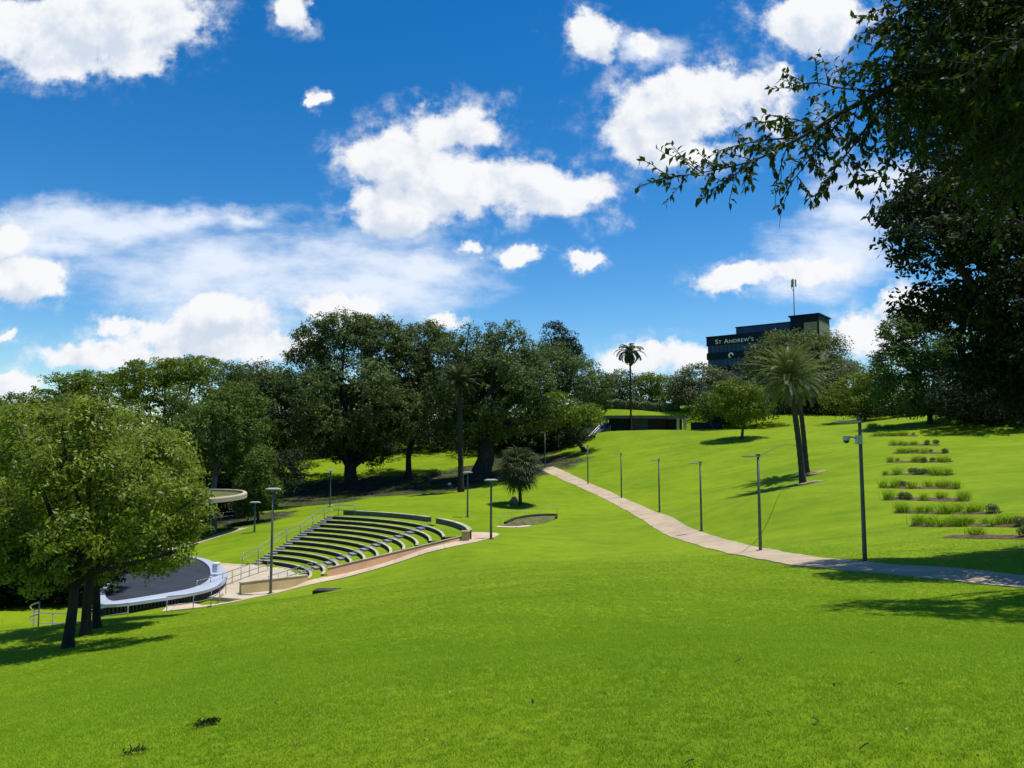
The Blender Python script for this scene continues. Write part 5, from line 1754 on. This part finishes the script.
# sign lettering
cu_ = bpy.data.curves.new('sign_lettering', 'FONT')
cu_.body = "St Andrew's"
cu_.small_caps_scale = 0.76
for ch in cu_.body_format: ch.use_small_caps = True
cu_.extrude = 0.06
cu_.size = 2.35
cu_.space_character = 1.12
cu_.materials.append(M['sign'])
tx = bpy.data.objects.new('sign_lettering', cu_)
COL.objects.link(tx)
tx.parent = bld
tx.rotation_euler = (R(90), 0, 0)
tx.location = (bx(715.5), -0.1, bz(345.0))
bpy.context.view_layer.update()
want = bx(753.5) - bx(715.5)
tx.scale = (want / max(tx.dimensions.x, 0.1), 1.0, 1.0)
sign_mesh = bpy.data.meshes.new_from_object(tx.evaluated_get(bpy.context.evaluated_depsgraph_get()))
loc_, rot_, scl_ = tx.location.copy(), tx.rotation_euler.copy(), tx.scale.copy()
bpy.data.objects.remove(tx)
sign_mesh.materials.clear()
tx = finish(sign_mesh, 'sign_lettering', M['sign'], bld)
tx.location, tx.rotation_euler, tx.scale = loc_, rot_, scl_
# small emblem below the sign
mb = MB()
ex, ez = bx(731), bz(357.2)
v, f = [], []
for k in range(20):
    t = 2 * math.pi * k / 20
    for rr in (0.55, 1.0):
        v.append((ex + rr * math.cos(t), -0.08, ez + rr * math.sin(t)))
for k in range(14):
    f.append((2 * k, 2 * k + 1, 2 * k + 3, 2 * k + 2))
mb.add(v, f)
mb.add([(p[0], p[1] - 0.06, p[2]) for p in v], f)
mb.build('emblem', M['sign'], bld)


# ------------------------------------------------------------------ person resting on the grass by the palm
def person(label, foot, s=1.0, rz=0.0):
    root = thing('person', label, 'person', foot, rz=rz)
    me = bpy.data.meshes.new('body')
    J = [(0, 0, 0.12), (0, 0.02, 0.35), (0, 0.03, 0.56), (0, 0.02, 0.66), (0, 0.0, 0.78),
         (0.11, -0.02, 0.12), (0.14, -0.42, 0.44), (0.13, -0.62, 0.06), (0.13, -0.78, 0.05),
         (-0.11, -0.02, 0.12), (-0.14, -0.42, 0.44), (-0.13, -0.62, 0.06), (-0.13, -0.78, 0.05),
         (0.19, 0.02, 0.57), (0.25, -0.08, 0.34), (0.12, -0.34, 0.42),
         (-0.19, 0.02, 0.57), (-0.25, -0.08, 0.34), (-0.12, -0.34, 0.42), (0, -0.01, 0.86)]
    E = [(0, 1), (1, 2), (2, 3), (3, 4), (4, 19), (0, 5), (5, 6), (6, 7), (7, 8), (0, 9), (9, 10), (10, 11), (11, 12), (2, 13), (13, 14), (14, 15), (2, 16), (16, 17), (17, 18)]
    rr = [.13, .14, .13, .055, .095, .09, .065, .045, .04, .09, .065, .045, .04, .06, .045, .035, .06, .045, .035, .08]
    me.from_pydata(J, E, [])
    o = bpy.data.objects.new('body', me); COL.objects.link(o); o.parent = root
    md = o.modifiers.new('skin', 'SKIN')
    for i, r_ in enumerate(rr): me.skin_vertices[0].data[i].radius = (r_, r_)
    me.skin_vertices[0].data[0].use_root = True
    sb_ = o.modifiers.new('sub', 'SUBSURF'); sb_.levels = 1; sb_.render_levels = 1
    me.materials.append(M['skin'])
    bpy.context.view_layer.update()
    ev = o.evaluated_get(bpy.context.evaluated_depsgraph_get())
    m2 = bpy.data.meshes.new_from_object(ev)
    o.modifiers.clear(); o.data = m2
    m2.materials.clear(); m2.materials.append(M['skin'])
    # clothes are the same surface pushed out a little
    def cloth(name, test, m, push):
        n = np.array([v.normal for v in m2.vertices]); co = np.array([v.co for v in m2.vertices])
        fs = [list(p.vertices) for p in m2.polygons if test(np.mean(co[list(p.vertices)], 0))]
        mm = bpy.data.meshes.new(name); mm.from_pydata((co + n * push).tolist(), [], fs)
        finish(mm, name, m, root, True)
    cloth('shirt', lambda c: 0.2 < c[2] < 0.66 and c[1] > -0.16, M['shirt'], 0.02)
    cloth('trousers', lambda c: (c[2] < 0.2 or c[1] < -0.05) and c[1] > -0.66 and not (abs(c[0]) > 0.17 and c[2] > 0.3), M['trousers'], 0.015)
    cloth('hair', lambda c: c[2] > 0.80 and c[1] > -0.045, M['hair'], 0.02)
    root.scale = (s, s, s)
    return root


pf = G(449.5, 487.5)
person('person in a pale shirt sitting on the grass under the figs', pf, 1.05, R(25))


# ------------------------------------------------------------------ near grass, fallen leaves
def grass():
    """short blades over the near lawn"""
    g = np.random.default_rng(500)
    cols = bpy.data.collections.new('tufts_source')
    for k in range(4):
        Q = []
        nb = 16
        for i in range(nb):
            az = g.uniform(0, 6.283); lean = abs(g.normal(0, 0.55)) + 0.1
            b0 = np.array([g.normal() * 0.022, g.normal() * 0.022, -0.004])
            d = np.array([math.cos(az) * math.sin(lean), math.sin(az) * math.sin(lean), math.cos(lean)])
            hh = g.uniform(0.013, 0.030)
            e = b0 + d * hh + np.array([math.cos(az), math.sin(az), 0]) * hh * 0.2
            m1 = b0 + d * hh * 0.5
            t = g.uniform(0, 3.14); s = np.array([math.cos(t), math.sin(t), 0]) * 0.0019
            Q.append(np.stack([b0 - s, b0 + s, m1 + s, m1 - s])); Q.append(np.stack([m1 - s, m1 + s, e + s * 0.15, e - s * 0.15]))
        o = quads_obj('tuft', np.array(Q), np.repeat(g.normal(0.5, 0.25, nb), 2), TURF)
        COL.objects.unlink(o); cols.objects.link(o)
    # points: density falls with distance
    pts = []
    for y0 in np.arange(3.0, 56.0, 1.0):
        y1 = y0 + 1.0
        xa, xb = -0.74 * y1 - 1.0, 0.74 * y1 + 1.0
        n = int((xb - xa) * 1000 * math.exp(-(y0 - 3) / 10.5))
        pts.append(np.stack([g.uniform(xa, xb, n), g.uniform(y0, y1, n)], -1))
    XY = np.concatenate(pts)
    Z = H(XY[:, 0], XY[:, 1])
    me = bpy.data.meshes.new('grass')
    me.vertices.add(len(XY))
    me.vertices.foreach_set('co', np.concatenate([XY, Z[:, None]], 1).astype(np.float32).ravel())
    sc_ = me.attributes.new('tsize', 'FLOAT', 'POINT')
    sc_.data.foreach_set('value', (g.uniform(0.7, 1.35, len(XY)) * np.interp(XY[:, 1], [3, 8, 40], [0.8, 1.0, 1.2])).astype(np.float32))
    ra_ = me.attributes.new('trot', 'FLOAT_VECTOR', 'POINT')
    rv = np.stack([g.normal(0, 0.12, len(XY)), g.normal(0, 0.12, len(XY)), g.uniform(0, 6.28, len(XY))], -1)
    ra_.data.foreach_set('vector', rv.astype(np.float32).ravel())
    me.update()
    o = bpy.data.objects.new('grass', me)
    COL.objects.link(o)
    tag(o, 'short mown grass blades of the near lawn', None, kind='stuff')
    gt = bpy.data.node_groups.new('grass_blades', 'GeometryNodeTree')
    gt.interface.new_socket('Geometry', in_out='INPUT', socket_type='NodeSocketGeometry')
    gt.interface.new_socket('Geometry', in_out='OUTPUT', socket_type='NodeSocketGeometry')
    gi, go = gt.nodes.new('NodeGroupInput'), gt.nodes.new('NodeGroupOutput')
    ci = gt.nodes.new('GeometryNodeCollectionInfo'); ci.inputs[0].default_value = cols; ci.inputs[1].default_value = True; ci.inputs[2].default_value = True
    ip = gt.nodes.new('GeometryNodeInstanceOnPoints'); ip.inputs['Pick Instance'].default_value = True
    a1 = gt.nodes.new('GeometryNodeInputNamedAttribute'); a1.data_type = 'FLOAT'; a1.inputs[0].default_value = 'tsize'
    a2 = gt.nodes.new('GeometryNodeInputNamedAttribute'); a2.data_type = 'FLOAT_VECTOR'; a2.inputs[0].default_value = 'trot'
    mp = gt.nodes.new('GeometryNodeMeshToPoints')
    gt.links.new(gi.outputs[0], mp.inputs['Mesh'])
    gt.links.new(mp.outputs[0], ip.inputs['Points'])
    gt.links.new(ci.outputs[0], ip.inputs['Instance'])
    gt.links.new(a2.outputs[0], ip.inputs['Rotation'])
    gt.links.new(a1.outputs[0], ip.inputs['Scale'])
    gt.links.new(ip.outputs[0], go.inputs[0])
    md = o.modifiers.new('blades', 'NODES'); md.node_group = gt


def turf_material():
    m = bpy.data.materials.new('grass_blade')
    m.use_nodes = True
    n = Nodes(m.node_tree)
    p = n.new('ShaderNodeNewGeometry').outputs['Position']
    a = n.new('ShaderNodeAttribute', attribute_name='tint')
    f = n.math('ADD', n.math('MULTIPLY', n.noise(p, 0.35, 4.0, 0.6), 0.7), n.math('MULTIPLY', n.noise(p, 2.0, 3.0, 0.6), 0.5))
    c = n.mix(n.smooth(f, 0.4, 0.8), (0.190, 0.350, 0.006), (0.325, 0.470, 0.015))
    c = n.mix(a.outputs['Fac'], c, (0.305, 0.46, 0.017))
    b = n.new('ShaderNodeBsdfPrincipled', {'Base Color': c, 'Roughness': 0.55, 'Specular IOR Level': 0.25})
    tr = n.new('ShaderNodeBsdfTranslucent', {'Color': c})
    mx = n.new('ShaderNodeMixShader', {0: 0.42, 1: b.outputs[0], 2: tr.outputs[0]})
    n.new('ShaderNodeOutputMaterial', {0: mx.outputs[0]})
    return m


TURF = turf_material()
grass()

# fallen leaves scattered on the near lawn
g = np.random.default_rng(600)
def leaf_obj(seed, m):
    gg = np.random.default_rng(seed)
    mb = MB()
    n = 7
    v = []
    for i in range(n):
        u = i / (n - 1)
        w_ = 0.022 * math.sin(math.pi * min(u * 1.02, 1)) ** 0.8
        for s_ in (-1, 0, 1):
            v.append((0.05 * (u - 0.5) * 2, s_ * w_, 0.012 * (s_ != 0) + 0.014 * math.sin(3 * u + seed) + 0.010))
    f = []
    for i in range(n - 1):
        for s_ in range(2):
            f.append((i * 3 + s_, i * 3 + s_ + 1, (i + 1) * 3 + s_ + 1, (i + 1) * 3 + s_))
    mb.add(v, f)
    return mb.build('fallen_leaf', m)
LV = [leaf_obj(1, M['deadleaf']), leaf_obj(2, M['paleleaf'])]
spots = [(816, 725, 0), (605, 697, 0), (690, 767, 0), (634, 666, 0), (637, 631, 0), (528, 690, 0), (532, 705, 0), (685, 629, 0), (680, 663, 0), (738, 664, 0), (834, 689, 0), (840, 688, 1),
         (901, 688, 0), (908, 733, 1), (978, 755, 0), (865, 752, 0), (560, 731, 0), (173, 708, 0), (276, 707, 0), (255, 712, 0), (297, 749, 0), (425, 734, 0), (443, 748, 0), (450, 695, 1), (720, 683, 1), (740, 705, 1), (310, 716, 1), (873, 655, 0), (600, 672, 1), (770, 716, 1)]
for i, (px, py, k) in enumerate(spots):
    src = LV[k]
    q = G(px, py)
    o = src if src.name not in first_use else src.copy()
    if src.name in first_use: COL.objects.link(o)
    first_use.add(src.name)
    o.location = (q[0], q[1], q[2] + 0.02); o.rotation_euler = (g.normal() * 0.3, g.normal() * 0.3, g.uniform(0, 6.28)); sc_ = g.uniform(0.3, 0.55); o.scale = (sc_,) * 3
    tag(o, ('dark curled dead leaf lying on the near lawn', 'pale straw-coloured dead leaf lying on the near lawn')[k], 'leaf', ('dark fallen leaves on the lawn', 'pale fallen leaves on the lawn')[k])


def clod(label, px0, px1, py, seed, n=170):
    a, b_ = G(px0, py + 2), G(px1, py - 2)
    gg = np.random.default_rng(seed)
    u = gg.random(n)
    C = a[None] * (1 - u[:, None]) + b_[None] * u[:, None] + gg.normal(size=(n, 3)) * np.array([0.02, 0.035, 0.0]) * (1.4 - u[:, None])
    C[:, 2] = H(C[:, 0], C[:, 1]) + 0.02 + gg.random(n) * 0.03
    nr = unit(gg.normal(size=(n, 3)) + np.array([0, 0, 0.7]))
    o = quads_obj('grass_clump', leaf_quads(C, np.cross(nr, gg.normal(size=(n, 3))), nr, 0.05, 0.012), gg.normal(0.3, 0.3, n), L['deep'])
    tag(o, label, 'weed')


clod('larger dark weed clump at the bottom left of the lawn', 197, 219, 726, 1)
clod('thin dark weed streak nearest the bottom left corner', 122, 146, 755, 2, 50)
